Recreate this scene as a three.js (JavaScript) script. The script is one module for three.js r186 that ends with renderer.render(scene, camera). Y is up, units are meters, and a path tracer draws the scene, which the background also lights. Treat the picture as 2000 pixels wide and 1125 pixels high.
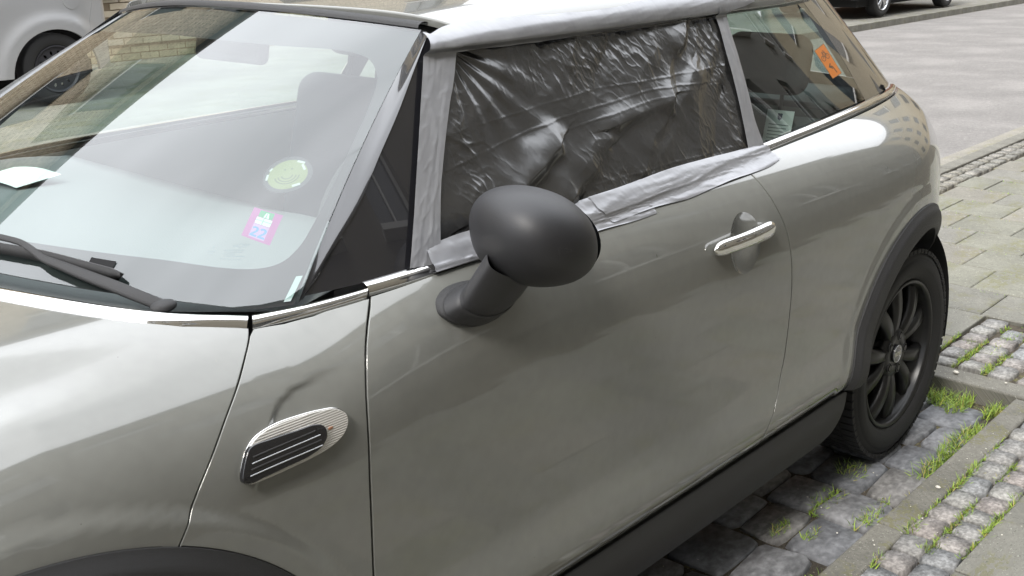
import * as THREE from 'three';
import { mergeGeometries } from 'three/addons/utils/BufferGeometryUtils.js';
import { ImprovedNoise } from 'three/addons/math/ImprovedNoise.js';
import { RoundedBoxGeometry } from 'three/addons/geometries/RoundedBoxGeometry.js';
import { FontLoader } from 'three/addons/loaders/FontLoader.js';
import { TextGeometry } from 'three/addons/geometries/TextGeometry.js';

// ---------------------------------------------------------------- camera, sky, sun, exposure
// x runs along the street (towards the parked car's tail), y is up, z points to the near pavement
const scene = new THREE.Scene();
const camera = new THREE.PerspectiveCamera(30.09, 16 / 9, 0.05, 400);
{
  const yaw = THREE.MathUtils.degToRad(46.955), pitch = THREE.MathUtils.degToRad(18.327), roll = THREE.MathUtils.degToRad(-1.14);
  const f = new THREE.Vector3(Math.sin(yaw) * Math.cos(pitch), -Math.sin(pitch), -Math.cos(yaw) * Math.cos(pitch));
  const r0 = new THREE.Vector3(Math.cos(yaw), 0, Math.sin(yaw)), u0 = new THREE.Vector3().crossVectors(r0, f);
  const r = r0.clone().multiplyScalar(Math.cos(roll)).addScaledVector(u0, Math.sin(roll));
  const u = u0.clone().multiplyScalar(Math.cos(roll)).addScaledVector(r0, -Math.sin(roll));
  camera.position.set(-0.353, 1.478, 1.952);
  camera.quaternion.setFromRotationMatrix(new THREE.Matrix4().makeBasis(r, u, f.clone().negate()));
}
const noise = new ImprovedNoise();
const fbm = (x, y, z = 0, o = 4) => { let s = 0, a = 0.5, f = 1; for (let i = 0; i < o; i++) { s += a * noise.noise(x * f, y * f, z * f + i * 7.3); a *= 0.5; f *= 2.03; } return s; };
{ // bright overcast sky, brighter towards the zenith, with soft cloud structure
  const w = 512, h = 256, d = new Float32Array(w * h * 4);
  for (let j = 0; j < h; j++) for (let i = 0; i < w; i++) {
    const el = ((j + 0.5) / h - 0.5) * Math.PI, az = ((i + 0.5) / w) * 2 * Math.PI, s = Math.max(0, Math.sin(el));
    const X = Math.cos(el) * Math.cos(az), Z = Math.cos(el) * Math.sin(az);
    const c = fbm(X * 1.6 + 3, s * 2.2, Z * 1.6, 5);
    const L = 1.55 * (0.48 + 0.52 * s) * (1 + 0.5 * c), o = (j * w + i) * 4, k = Math.max(0, -c) * 0.25;
    d[o] = L * (0.965 - k * 0.25); d[o + 1] = L * (0.995 - k * 0.1); d[o + 2] = L * 1.045; d[o + 3] = 1;
  }
  const t = new THREE.DataTexture(d, w, h, THREE.RGBAFormat, THREE.FloatType);
  t.mapping = THREE.EquirectangularReflectionMapping; t.magFilter = THREE.LinearFilter; t.minFilter = THREE.LinearFilter; t.needsUpdate = true;
  scene.background = t; scene.environment = t;
}
const sun = new THREE.DirectionalLight(0xfff9f2, 1.3);
sun.position.set(-12, 14, 2.5); sun.target.position.set(1.5, 0, 0); sun.castShadow = true; sun.shadow.radius = 26;
sun.shadow.camera.left = sun.shadow.camera.bottom = -16; sun.shadow.camera.right = sun.shadow.camera.top = 16; sun.shadow.camera.far = 60;
sun.shadow.mapSize.set(2048, 2048);
scene.add(sun, sun.target);
const renderer = new THREE.WebGLRenderer({ antialias: true });
renderer.toneMapping = THREE.LinearToneMapping; renderer.toneMappingExposure = 2.5; renderer.shadowMap.enabled = true;

// ---------------------------------------------------------------- helpers
const V = (x, y, z) => new THREE.Vector3(x, y, z), { sin, cos, PI, abs, min, max, pow, sqrt, hypot, floor, ceil, round, exp, atan2 } = Math;
const clamp = (x, a = 0, b = 1) => min(b, max(a, x)), lerp = (a, b, t) => a + (b - a) * t;
const smooth = (a, b, x) => { const t = clamp((x - a) / (b - a)); return t * t * (3 - 2 * t); };
function rng(seed) { let a = seed >>> 0; return () => { a = (a + 0x6D2B79F5) | 0; let t = Math.imul(a ^ (a >>> 15), 1 | a); t = (t + Math.imul(t ^ (t >>> 7), 61 | t)) ^ t; return ((t ^ (t >>> 14)) >>> 0) / 4294967296; }; }
const used = new Map();
const numbered = (n) => { const k = used.get(n) ?? 0; used.set(n, k + 1); return k ? n + '_' + String(k).padStart(3, '0') : n; };
function tag(o, label, category, group, kind) { if (label) o.userData.label = label; if (category) o.userData.category = category; if (group) o.userData.group = group; if (kind) o.userData.kind = kind; return o; }
function mesh(name, geo, mat, parent) {
  const m = new THREE.Mesh(geo, mat); m.name = parent && parent !== scene ? name : numbered(name); m.castShadow = m.receiveShadow = true;
  (parent ?? scene).add(m); return m;
}
function thing(name, label, category, pos = [0, 0, 0], group) { const g = new THREE.Group(); g.name = numbered(name); g.position.set(...pos); scene.add(g); return tag(g, label, category, group); }
const structure = (name, geo, mat) => tag(mesh(name, geo, mat), null, null, null, 'structure');
function spline(xs, ys) { // natural cubic
  const n = xs.length, h = xs.slice(1).map((x, i) => x - xs[i]), m = Array(n).fill(0), c = Array(n).fill(0), d = Array(n).fill(0);
  for (let i = 1; i < n - 1; i++) { const b = 6 * ((ys[i + 1] - ys[i]) / h[i] - (ys[i] - ys[i - 1]) / h[i - 1]), q = 2 * (h[i - 1] + h[i]) - h[i - 1] * c[i - 1]; c[i] = h[i] / q; d[i] = (b - h[i - 1] * d[i - 1]) / q; }
  for (let i = n - 2; i > 0; i--) m[i] = d[i] - c[i] * m[i + 1];
  return (x) => {
    if (x <= xs[0]) return ys[0] + (x - xs[0]) * ((ys[1] - ys[0]) / h[0] - h[0] * (m[1] / 6 + m[0] / 3));
    if (x >= xs[n - 1]) return ys[n - 1] + (x - xs[n - 1]) * ((ys[n - 1] - ys[n - 2]) / h[n - 2] + h[n - 2] * (m[n - 1] / 3 + m[n - 2] / 6));
    let i = 0; while (x > xs[i + 1]) i++;
    const t = x - xs[i], H = h[i];
    return ys[i] + t * ((ys[i + 1] - ys[i]) / H - H * (m[i + 1] / 6 + m[i] / 3)) + t * t * m[i] / 2 + t * t * t * (m[i + 1] - m[i]) / (6 * H);
  };
}
const sym = (zs, xs) => spline([...zs.slice(1).map((z) => -z).reverse(), ...zs], [...xs.slice(1).reverse(), ...xs]);
function geoFrom(pos, nor, uv, idx) {
  const g = new THREE.BufferGeometry();
  g.setAttribute('position', new THREE.Float32BufferAttribute(pos, 3)); if (nor) g.setAttribute('normal', new THREE.Float32BufferAttribute(nor, 3));
  if (uv) g.setAttribute('uv', new THREE.Float32BufferAttribute(uv, 2)); if (idx) g.setIndex(idx);
  if (!nor) g.computeVertexNormals();
  return g;
}
// grid over [0,1]^2: f(a, b) -> [x, y, z]; uv in metres along the two directions
function gridGeo(nu, nv, f, { lu = 1, lv = 1, closeU = false, flip = false } = {}) {
  const p = [], uv = [], ix = [];
  for (let j = 0; j <= nv; j++) for (let i = 0; i <= nu; i++) { p.push(...f(i / nu, j / nv)); uv.push(lu * i / nu, lv * j / nv); }
  for (let j = 0; j < nv; j++) for (let i = 0; i < nu; i++) { const a = j * (nu + 1) + i, b = a + 1, c = a + nu + 1, d = c + 1; flip ? ix.push(a, c, b, b, c, d) : ix.push(a, b, c, b, d, c); }
  const g = geoFrom(p, null, uv, ix);
  if (closeU) { const n = g.attributes.normal; for (let j = 0; j <= nv; j++) { const a = j * (nu + 1), b = a + nu, s = V(n.getX(a) + n.getX(b), n.getY(a) + n.getY(b), n.getZ(a) + n.getZ(b)).normalize(); n.setXYZ(a, s.x, s.y, s.z); n.setXYZ(b, s.x, s.y, s.z); } }
  return g;
}
const merge = (list) => mergeGeometries(list.map((g) => { const q = g.index ? g.toNonIndexed() : g.clone(); for (const k of Object.keys(q.attributes)) if (!['position', 'normal', 'uv'].includes(k)) q.deleteAttribute(k); return q; }));
const moved = (g, x = 0, y = 0, z = 0, rx = 0, ry = 0, rz = 0) => { g.applyMatrix4(new THREE.Matrix4().compose(V(x, y, z), new THREE.Quaternion().setFromEuler(new THREE.Euler(rx, ry, rz)), V(1, 1, 1))); return g; };
const rbox = (w, h, d, r = 0.01, s = 2) => new RoundedBoxGeometry(w, h, d, s, r);
// resample a closed or open polyline in the domain so that no edge is longer than step
function dense(poly, step, closed = true) {
  const out = [];
  for (let i = 0; i < poly.length - (closed ? 0 : 1); i++) { const a = poly[i], b = poly[(i + 1) % poly.length], n = max(1, ceil(hypot(b[0] - a[0], b[1] - a[1]) / step)); for (let k = 0; k < n; k++) out.push([lerp(a[0], b[0], k / n), lerp(a[1], b[1], k / n)]); }
  if (!closed) out.push(poly.at(-1));
  return out;
}
// smooth curve through points (Catmull-Rom), any dimension
function curve(pts, n, closed = false) {
  const c = new THREE.CatmullRomCurve3(pts.map((p) => V(p[0], p[1], p[2] ?? 0)), closed, 'centripetal');
  return c.getPoints(n).slice(0, closed ? n : n + 1).map((p) => pts[0].length > 2 ? [p.x, p.y, p.z] : [p.x, p.y]);
}
const area2 = (p) => p.reduce((s, a, i) => { const b = p[(i + 1) % p.length]; return s + a[0] * b[1] - b[0] * a[1]; }, 0);
function clipCell(poly, x0, x1, y0, y1) {
  const half = (pts, ax, v, keepLess) => {
    const out = [], inside = (p) => keepLess ? p[ax] <= v : p[ax] >= v;
    for (let i = 0; i < pts.length; i++) {
      const a = pts[i], b = pts[(i + 1) % pts.length], ia = inside(a), ib = inside(b);
      if (ia) out.push(a);
      if (ia !== ib) { const t = (v - a[ax]) / (b[ax] - a[ax]), q = [lerp(a[0], b[0], t), lerp(a[1], b[1], t)]; q[ax] = v; out.push(q); }
    }
    return out;
  };
  let p = half(poly, 0, x0, false); if (p.length) p = half(p, 0, x1, true); if (p.length) p = half(p, 1, y0, false); if (p.length) p = half(p, 1, y1, true);
  return p;
}
// A panel: a polygon in a surface's domain, meshed with a fine grid and lifted on S(u, v) -> [x, y, z]; smooth normals come from S.
// rim: the edge is rounded over and turned in by that depth, as a folded sheet panel or a moulding is. lift: metres off the surface.
function panel(polys, S, cell, { rim = 0, round: rr = 0.0018, lift = 0, rims = null, flip = false, uvs = 1, smoothEdge = true } = {}) {
  if (typeof polys[0][0] === 'number') polys = [polys];
  const pos = [], nor = [], uv = [], e = 2e-4, sg = flip ? -1 : 1;
  const N = (u, v) => { const a = S(u + e, v), b = S(u - e, v), c = S(u, v + e), d = S(u, v - e); return V(a[0] - b[0], a[1] - b[1], a[2] - b[2]).cross(V(c[0] - d[0], c[1] - d[1], c[2] - d[2])).normalize().multiplyScalar(sg); };
  const P = (u, v, n) => { const p = S(u, v); return V(p[0] + n.x * lift, p[1] + n.y * lift, p[2] + n.z * lift); };
  const memo = new Map(), at = (p) => { const k = round(p[0] * 1e6) + ',' + round(p[1] * 1e6); let r = memo.get(k); if (!r) { const n = N(p[0], p[1]); r = [P(p[0], p[1], n), n, p]; memo.set(k, r); } return r; };
  const put = (p, n, u) => { pos.push(p.x, p.y, p.z); nor.push(n.x, n.y, n.z); uv.push(u[0] * uvs, u[1] * uvs); };
  const tri = (a, b, c) => { for (const q of flip ? [a, c, b] : [a, b, c]) { const r = at(q); put(r[0], r[1], q); } };
  for (let poly of polys) {
    if (area2(poly) < 0) poly = [...poly].reverse();
    poly = dense(poly, cell);
    const us = poly.map((p) => p[0]), vs = poly.map((p) => p[1]), u0 = floor(min(...us) / cell), u1 = ceil(max(...us) / cell), v0 = floor(min(...vs) / cell), v1 = ceil(max(...vs) / cell), touched = new Set();
    poly.forEach((a, i) => { const b = poly[(i + 1) % poly.length]; for (let x = floor(min(a[0], b[0]) / cell - 1e-9); x <= floor(max(a[0], b[0]) / cell + 1e-9); x++) for (let y = floor(min(a[1], b[1]) / cell - 1e-9); y <= floor(max(a[1], b[1]) / cell + 1e-9); y++) touched.add(x + ',' + y); });
    const within = (x, y) => { let c = false; for (let i = 0, j = poly.length - 1; i < poly.length; j = i++) { const a = poly[i], b = poly[j]; if ((a[1] > y) !== (b[1] > y) && x < (b[0] - a[0]) * (y - a[1]) / (b[1] - a[1]) + a[0]) c = !c; } return c; };
    for (let x = u0; x < u1; x++) for (let y = v0; y < v1; y++) {
      const X0 = x * cell, X1 = X0 + cell, Y0 = y * cell, Y1 = Y0 + cell;
      if (!touched.has(x + ',' + y)) { if (within(X0 + cell / 2, Y0 + cell / 2)) { tri([X0, Y0], [X1, Y0], [X1, Y1]); tri([X0, Y0], [X1, Y1], [X0, Y1]); } continue; }
      let q = clipCell(poly, X0, X1, Y0, Y1);
      q = q.filter((p, i) => hypot(p[0] - q[(i + 1) % q.length][0], p[1] - q[(i + 1) % q.length][1]) > 1e-7);
      if (q.length < 3 || abs(area2(q)) < 1e-10) continue;
      for (const [a, b, c] of THREE.ShapeUtils.triangulateShape(q.map((p) => new THREE.Vector2(...p)), [])) tri(q[a], q[b], q[c]);
    }
  }
  if (rim) for (let poly of rims ?? polys) {
    if (area2(poly) < 0) poly = [...poly].reverse();
    poly = dense(poly, min(cell, 0.012));
    const n = poly.length, R = poly.map((p, i) => { const a = poly[(i + n - 1) % n], b = poly[(i + 1) % n], pa = at(a)[0], pb = at(b)[0], [c, nn] = at(p), o = pb.clone().sub(pa).cross(nn).normalize().multiplyScalar(sg);
      const mid = nn.clone().add(o).normalize();
      return [[c, nn], [c.clone().addScaledVector(o, rr * 0.7).addScaledVector(nn, -rr * 0.3), mid], [c.clone().addScaledVector(o, rr).addScaledVector(nn, -rr), o], [c.clone().addScaledVector(o, rr).addScaledVector(nn, -rr - rim), o]]; });
    for (let i = 0; i < n; i++) { const A = R[i], B = R[(i + 1) % n]; for (let k = 0; k < 3; k++) for (const [q, s] of flip ? [[A, k], [B, k], [A, k + 1], [B, k], [B, k + 1], [A, k + 1]] : [[A, k], [A, k + 1], [B, k], [B, k], [A, k + 1], [B, k + 1]]) put(q[s][0], q[s][1], poly[i]); }
  }
  return geoFrom(pos, nor, uv);
}
// sweep a closed 2D outline along stations: st(k) -> {o: centre, a: axis, b: axis}, ring of [a, b]
function loft(stations, ring, caps = true) {
  const nu = ring.length, g = gridGeo(nu, stations.length - 1, (a, b) => { const s = stations[round(b * (stations.length - 1))], r = ring[round(a * nu) % nu], k = s.s ?? 1; return [0, 1, 2].map((i) => s.o[i] + s.a[i] * r[0] * k + s.b[i] * r[1] * k); }, { closeU: true });
  if (!caps) return g;
  const list = [g];
  for (const e of [0, stations.length - 1]) { const s = stations[e], k = s.s ?? 1, q = ring.map((r) => [0, 1, 2].map((i) => s.o[i] + s.a[i] * r[0] * k + s.b[i] * r[1] * k)), p = []; for (let i = 0; i < nu; i++) { const x = q[i], y = q[(i + 1) % nu]; e ? p.push(...s.o, ...x, ...y) : p.push(...s.o, ...y, ...x); } list.push(geoFrom(p, null, Array(p.length / 3 * 2).fill(0))); }
  return merge(list);
}
const ellipse = (a, b, n = 24, e = 2) => Array.from({ length: n }, (_, i) => { const t = i / n * 2 * PI, c = cos(t), s = sin(t); return [a * Math.sign(c) * pow(abs(c), 2 / e), b * Math.sign(s) * pow(abs(s), 2 / e)]; });

// ---------------------------------------------------------------- textures and materials
function tex(n, f, { srgb = true, rep = 1 } = {}) { // f(u, v) -> [r, g, b] 0..255, tileable if f is
  const d = new Uint8Array(n * n * 4);
  for (let j = 0; j < n; j++) for (let i = 0; i < n; i++) { const c = f(i / n, j / n), o = (j * n + i) * 4; d[o] = clamp(c[0], 0, 255); d[o + 1] = clamp(c[1], 0, 255); d[o + 2] = clamp(c[2], 0, 255); d[o + 3] = 255; }
  const t = new THREE.DataTexture(d, n, n, THREE.RGBAFormat); t.wrapS = t.wrapT = THREE.RepeatWrapping; t.magFilter = THREE.LinearFilter; t.minFilter = THREE.LinearMipmapLinearFilter; t.generateMipmaps = true;
  if (srgb) t.colorSpace = THREE.SRGBColorSpace; t.repeat.set(rep, rep); t.needsUpdate = true; return t;
}
// tileable noise on a torus of lattice period p
const lat = (() => { const r = rng(91), a = new Float32Array(65536); for (let i = 0; i < 65536; i++) a[i] = r(); return (x, y, s) => a[(x * 131 + y * 7919 + s * 104729) & 65535]; })();
function tn(u, v, p, s = 0) { const x = u * p, y = v * p, i = floor(x), j = floor(y), fx = x - i, fy = y - j, a = fx * fx * (3 - 2 * fx), b = fy * fy * (3 - 2 * fy), w = (q) => ((q % p) + p) % p; return lerp(lerp(lat(w(i), w(j), s), lat(w(i + 1), w(j), s), a), lerp(lat(w(i), w(j + 1), s), lat(w(i + 1), w(j + 1), s), a), b); }
const tf = (u, v, p, o = 4, s = 0) => { let t = 0, a = 0.5, q = p; for (let i = 0; i < o; i++) { t += a * tn(u, v, q, s + i); a *= 0.5; q *= 2; } return t / (1 - pow(0.5, o)); };
const std = (o) => new THREE.MeshStandardMaterial(o), phy = (o) => new THREE.MeshPhysicalMaterial(o), rgb = (r, g, b) => new THREE.Color().setRGB(r, g, b);
const grain = tex(256, (u, v) => { const k = 120 + 135 * (tf(u, v, 64, 3, 3) - 0.5) + 60 * (tf(u, v, 12, 3, 9) - 0.5); return [k, k, k]; }, { srgb: false });
const fine = tex(256, (u, v) => { const k = 128 + 190 * (tf(u, v, 128, 2, 5) - 0.5); return [k, k, k]; }, { srgb: false });
const at_ = (t, r) => { const c = t.clone(); c.repeat.set(r, r); c.needsUpdate = true; return c; };

const dust = tex(1024, (u, v) => { // dried dust film and a few chips on the lacquer
  const g = 246 + 16 * (tf(u, v, 5, 5, 21) - 0.5) + 10 * (tf(u, v, 60, 2, 23) - 0.5), c = tn(u, v, 230, 31), s = tn(u, v, 170, 37);
  return c > 0.9955 ? [255, 252, 240] : s > 0.9975 ? [120, 110, 95] : [g, g - 1, g - 4]; });
const paint = phy({ color: rgb(0.192, 0.197, 0.187), map: dust, metalness: 0.06, roughness: 0.12, clearcoat: 0.85, clearcoatRoughness: 0.008, ior: 1.45 });
const gapBlack = std({ color: rgb(0.008, 0.008, 0.008), roughness: 0.9 });
const cladding = std({ color: rgb(0.022, 0.022, 0.023), roughness: 0.55, bumpMap: at_(fine, 12), bumpScale: 0.0004 });
const mirrorPlastic = std({ color: rgb(0.020, 0.020, 0.0215), roughness: 0.5, bumpMap: at_(fine, 6), bumpScale: 0.00015 });
const rubber = std({ color: rgb(0.016, 0.016, 0.0165), roughness: 0.72, bumpMap: at_(grain, 6), bumpScale: 0.0006 });
const chrome = std({ color: rgb(0.78, 0.77, 0.75), metalness: 1, roughness: 0.07 });
const glossBlack = phy({ color: rgb(0.010, 0.010, 0.012), roughness: 0.25, clearcoat: 1, clearcoatRoughness: 0.01 });
const glass = phy({ color: rgb(0.80, 0.90, 0.87), transmission: 1, thickness: 0, roughness: 0, ior: 1.98 });
const sideGlass = phy({ color: rgb(0.62, 0.72, 0.69), transmission: 1, thickness: 0, roughness: 0, ior: 1.8 });
const frit = std({ color: rgb(0.012, 0.012, 0.013), roughness: 0.8 });
const trim = std({ color: rgb(0.07, 0.07, 0.073), roughness: 0.75, bumpMap: at_(fine, 8), bumpScale: 0.0004 });
const seatCloth = std({ color: rgb(0.06, 0.061, 0.064), roughness: 0.9, bumpMap: at_(grain, 10), bumpScale: 0.001 });
const rimBlack = phy({ color: rgb(0.015, 0.015, 0.015), roughness: 0.32, metalness: 0.2 });
const alloy = std({ color: rgb(0.62, 0.63, 0.65), metalness: 0.9, roughness: 0.32 });
const steelRim = std({ color: rgb(0.05, 0.05, 0.058), metalness: 0.5, roughness: 0.5 });
const brakeMetal = std({ color: rgb(0.45, 0.45, 0.46), metalness: 1, roughness: 0.35 });

// ---------------------------------------------------------------- the ground
const sheet = (x0, x1, z0, z1, y, s = 1) => geoFrom([x0, y, z1, x1, y, z1, x1, y, z0, x0, y, z1, x1, y, z0, x0, y, z0], null, [x0, -z1, x1, -z1, x1, -z0, x0, -z1, x1, -z0, x0, -z0].map((q) => q * s));
const speck = (base, spread, dark, light, seed, moss = 0) => tex(1024, (u, v) => {
  const m = tf(u, v, 4, 4, seed), g = tf(u, v, 90, 2, seed + 9), p = tn(u, v, 190, seed + 17), q = tn(u, v, 260, seed + 29), k = 1 + spread * (m - 0.5) + 0.55 * spread * (g - 0.5);
  let c = base.map((b) => b * k);
  if (p > 0.86) c = c.map((b, i) => lerp(b, light[i], (p - 0.86) / 0.14)); else if (q > 0.84) c = c.map((b, i) => lerp(b, dark[i], (q - 0.84) / 0.16));
  if (moss) { const t = smooth(0.53, 0.68, tf(u, v, 7, 5, seed + 41)) * smooth(0.35, 0.6, g) * moss; c = [lerp(c[0], 98, t), lerp(c[1], 96, t), lerp(c[2], 58, t)]; }
  return c; });
const asphaltTex = speck([122, 119, 116], 0.26, [72, 70, 68], [170, 165, 160], 51);
const slabTex = speck([120, 118, 111], 0.26, [72, 71, 66], [172, 170, 162], 52, 0.4);
const kerbTex = speck([112, 110, 102], 0.34, [56, 56, 52], [178, 176, 167], 53, 0.5);
const stoneTex = tex(512, (u, v) => { const a = tf(u, v, 4, 5, 61), b = tf(u * 1, v, 24, 4, 66), s = tn(u, v, 160, 71), k = 206 + 130 * (a - 0.5) + 100 * (b - 0.5) + (s > 0.93 ? 34 : 0); return [k, k, k]; });
const stoneBump = tex(512, (u, v) => { const a = tf(u, v, 4, 5, 81), b = abs(tf(u, v, 8, 4, 85) - 0.5) * 2, k = 150 * a + 105 * b; return [k, k, k]; }, { srgb: false });
const soilTex = speck([66, 60, 50], 0.6, [28, 25, 20], [150, 140, 120], 54, 0.7);
const asphalt = std({ map: asphaltTex, roughness: 0.92, bumpMap: at_(grain, 3), bumpScale: 0.003 });
const slabMats = [[1, 1, 1], [0.88, 0.89, 0.87], [1.06, 1.04, 1.0], [0.95, 0.97, 0.9]].map((c, i) => { const m = slabTex.clone(); m.offset.set(i * 0.27, i * 0.41); m.needsUpdate = true; return std({ map: m, color: rgb(...c), roughness: 0.9, bumpMap: at_(grain, 4), bumpScale: 0.002 }); });
const kerbMat = std({ map: at_(kerbTex, 1.6), roughness: 0.9, bumpMap: at_(grain, 4), bumpScale: 0.0025 });
const gutterMat = std({ map: at_(slabTex, 1), color: rgb(1.18, 1.15, 1.12), roughness: 0.9 });
const soil = std({ map: soilTex, roughness: 1, bumpMap: at_(grain, 3), bumpScale: 0.008 });
const cobbleMats = [[0.245, 0.25, 0.262], [0.285, 0.285, 0.29], [0.215, 0.222, 0.236], [0.295, 0.285, 0.272]].map((c) => std({ map: stoneTex, color: rgb(...c), roughness: 0.75, bumpMap: stoneBump, bumpScale: 0.009 }));
const settMats = [[0.44, 0.41, 0.385], [0.42, 0.41, 0.39], [0.46, 0.415, 0.385], [0.38, 0.385, 0.385], [0.45, 0.44, 0.41]].map((c) => std({ map: stoneTex, color: rgb(...c), roughness: 0.85, bumpMap: stoneBump, bumpScale: 0.006 }));
const paleSett = [[0.36, 0.34, 0.29], [0.32, 0.31, 0.275], [0.38, 0.36, 0.32]].map((c) => std({ map: stoneTex, color: rgb(...c), roughness: 0.85, bumpMap: stoneBump, bumpScale: 0.008 }));

structure('ground', sheet(-90, 110, -90, 90, -0.07, 0.5), asphalt);
structure('road', sheet(-60, 90, -5.3, -0.72, 0, 0.7), asphalt);
structure('parking_bay', sheet(-8, 3.03, -0.56, 0.99, -0.016, 1.5), soil);
const pavement = structure('pavement', merge([sheet(-40, 3.1, 1.05, 14, 0.026, 0.8), sheet(3.1, 60, -0.48, 14, 0.026, 0.8)]), soil);
const farWalk = structure('far_pavement', sheet(-60, 90, -14, -5.45, 0.09, 0.8), slabMats[0]);
// a stone with an uneven outline, a worn rounded top edge and a slightly domed top; unit footprint, top at y = 0
function stoneGeo(seed, n, uneven, edge, drop, dome) {
  const r = rng(seed), ring = [], p = [], uv = [], nor = [];
  const corner = (t) => { const c = cos(t), s = sin(t), e = 0.34; return [0.5 * Math.sign(c) * pow(abs(c), e), 0.5 * Math.sign(s) * pow(abs(s), e)]; };
  for (let i = 0; i < n; i++) { const q = corner((i + 0.5) / n * 2 * PI + (r() - 0.5) * 0.12), k = 1 - uneven * r(); ring.push([q[0] * k, q[1] * k]); }
  const lift = ring.map(() => (r() - 0.5) * 0.006), L = [[1, -0.09, 1, 0], [1, -drop, 0.75, 0.66], [1 - edge, -drop * 0.12, 0.12, 0.99]];
  const at = (i, k) => [ring[i % n][0] * L[k][0], L[k][1] + (k ? lift[i % n] : 0), ring[i % n][1] * L[k][0]];
  const N = (i, k) => { const q = ring[i % n], h = hypot(...q); return [q[0] / h * L[k][2], L[k][3], q[1] / h * L[k][2]]; };
  const put = (a, b) => { p.push(...a); nor.push(...b); uv.push(a[0] * 0.6 + seed * 0.37, a[2] * 0.6 + seed * 0.61); };
  for (let i = 0; i < n; i++) {
    for (let k = 0; k < 2; k++) { put(at(i, k), N(i, k)); put(at(i, k + 1), N(i, k + 1)); put(at(i + 1, k), N(i + 1, k)); put(at(i + 1, k), N(i + 1, k)); put(at(i, k + 1), N(i, k + 1)); put(at(i + 1, k + 1), N(i + 1, k + 1)); }
    put(at(i, 2), N(i, 2)); put([0, dome, 0], [0, 1, 0]); put(at(i + 1, 2), N(i + 1, 2));
  }
  return geoFrom(p, nor, uv);
}
const cobbleGeos = [1, 2, 3, 4, 5, 6].map((s) => stoneGeo(s, 12, 0.10, 0.085, 0.013, 0.002)), settGeos = [11, 12, 13, 14, 15].map((s) => stoneGeo(s, 12, 0.09, 0.09, 0.008, 0.001)), slabGeo = [21, 22].map((s) => { const g = stoneGeo(s, 4, 0.0, 0.02, 0.004, 0); return g; });
slabGeo.forEach((g, i) => { // square slabs: rebuild with true corners and a fine arris
  const c = [[-0.5, -0.5], [-0.5, 0.5], [0.5, 0.5], [0.5, -0.5]], p = [], uv = [], e = 0.485;
  const q = (x, y, z) => { p.push(x, y, z); uv.push(x * 0.3 + i * 0.4, z * 0.3 + i * 0.7); };
  for (let k = 0; k < 4; k++) { const a = c[k], b = c[(k + 1) % 4], m = e / 0.5; for (const [s0, y0, s1, y1] of [[1, -0.05, 1, -0.0035], [1, -0.0035, m, 0]]) { q(a[0] * s0, y0, a[1] * s0); q(b[0] * s0, y0, b[1] * s0); q(a[0] * s1, y1, a[1] * s1); q(b[0] * s0, y0, b[1] * s0); q(b[0] * s1, y1, b[1] * s1); q(a[0] * s1, y1, a[1] * s1); } }
  q(-e, 0, -e); q(-e, 0, e); q(e, 0, e); q(-e, 0, -e); q(e, 0, e); q(e, 0, -e);
  slabGeo[i] = geoFrom(p, null, uv);
});
function stone(parent, name, geo, mat, x, z, y, w, d, turn, r) { const m = mesh(name, geo, mat, parent); m.position.set(x, y, z); m.scale.set(w, 1, d); m.rotation.set((r() - 0.5) * 0.03, turn, (r() - 0.5) * 0.03); return m; }
{ // big basalt cobbles of the parking bay, in courses across the bay
  const r = rng(7), bay = scene.getObjectByName('parking_bay');
  let x = 0.62, row = 0;
  while (x < 2.98) {
    const w = min(0.17 + r() * 0.055, 3.02 - x); let z = 0.985 - (row % 2 ? 0.06 : 0) * r();
    if (w < 0.12) break;
    while (z > -0.5) {
      const d = 0.125 + r() * 0.055, q = r();
      stone(bay, 'cobble', cobbleGeos[floor(r() * 6)], cobbleMats[floor(r() * 4)], x + w / 2 + (r() - 0.5) * 0.012, z - d / 2, -r() * 0.007, (w - 0.006) * 1.09, (d - 0.005) * 1.09, (r() < 0.5 ? PI : 0) + (r() - 0.5) * 0.12, r);
      z -= d;
    }
    x += w; row++;
  }
}
const kerb = structure('kerb', sheet(-8, 3.02, 0.99, 1.06, -0.03), soil), endKerb = structure('bay_end_kerb', sheet(3.02, 3.13, -0.55, 1.05, -0.03), soil), roadKerb = structure('road_kerb', sheet(3.2, 40, -0.55, -0.48, -0.03), soil), farKerb = structure('far_kerb', sheet(-60, 90, -5.44, -5.31, -0.03), soil);
const kerbStone = (parent, x0, x1, z0, z1, top, mat, name = 'kerb_stone') => { const g = rbox(x1 - x0 - 0.004, 0.2, z1 - z0, 0.008, 2), p = g.attributes.position, uv = []; for (let i = 0; i < p.count; i++) uv.push(p.getX(i) + x0 * 1.7, p.getZ(i) + p.getY(i) + z0); g.setAttribute('uv', new THREE.Float32BufferAttribute(uv, 2)); const m = mesh(name, g, mat, parent); m.position.set((x0 + x1) / 2, top - 0.1, (z0 + z1) / 2); return m; };
for (let x = 3.02, k = 0; x > -4; x -= 1, k++) kerbStone(kerb, x - 1, x, 0.988, 1.063, 0.041 + (k % 2) * 0.0015, kerbMat);
for (let z = 1.063, k = 0; z > -0.4; z -= 0.5, k++) kerbStone(endKerb, 3.024, 3.13, max(z - 0.498, -0.47), z, 0.046 + (k % 2) * 0.002, kerbMat);
for (let x = 3.2; x < 24; x += 1) { kerbStone(roadKerb, x, x + 1, -0.56, -0.47, 0.056, kerbMat); }
for (let x = 1.2; x < 24; x += 1) kerbStone(roadKerb, x, x + 1, -0.725, -0.565, 0.012, gutterMat, 'gutter_stone');
for (let x = -6; x < 34; x += 1) kerbStone(farKerb, x, x + 1, -5.46, -5.3, 0.10, kerbMat);
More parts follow.
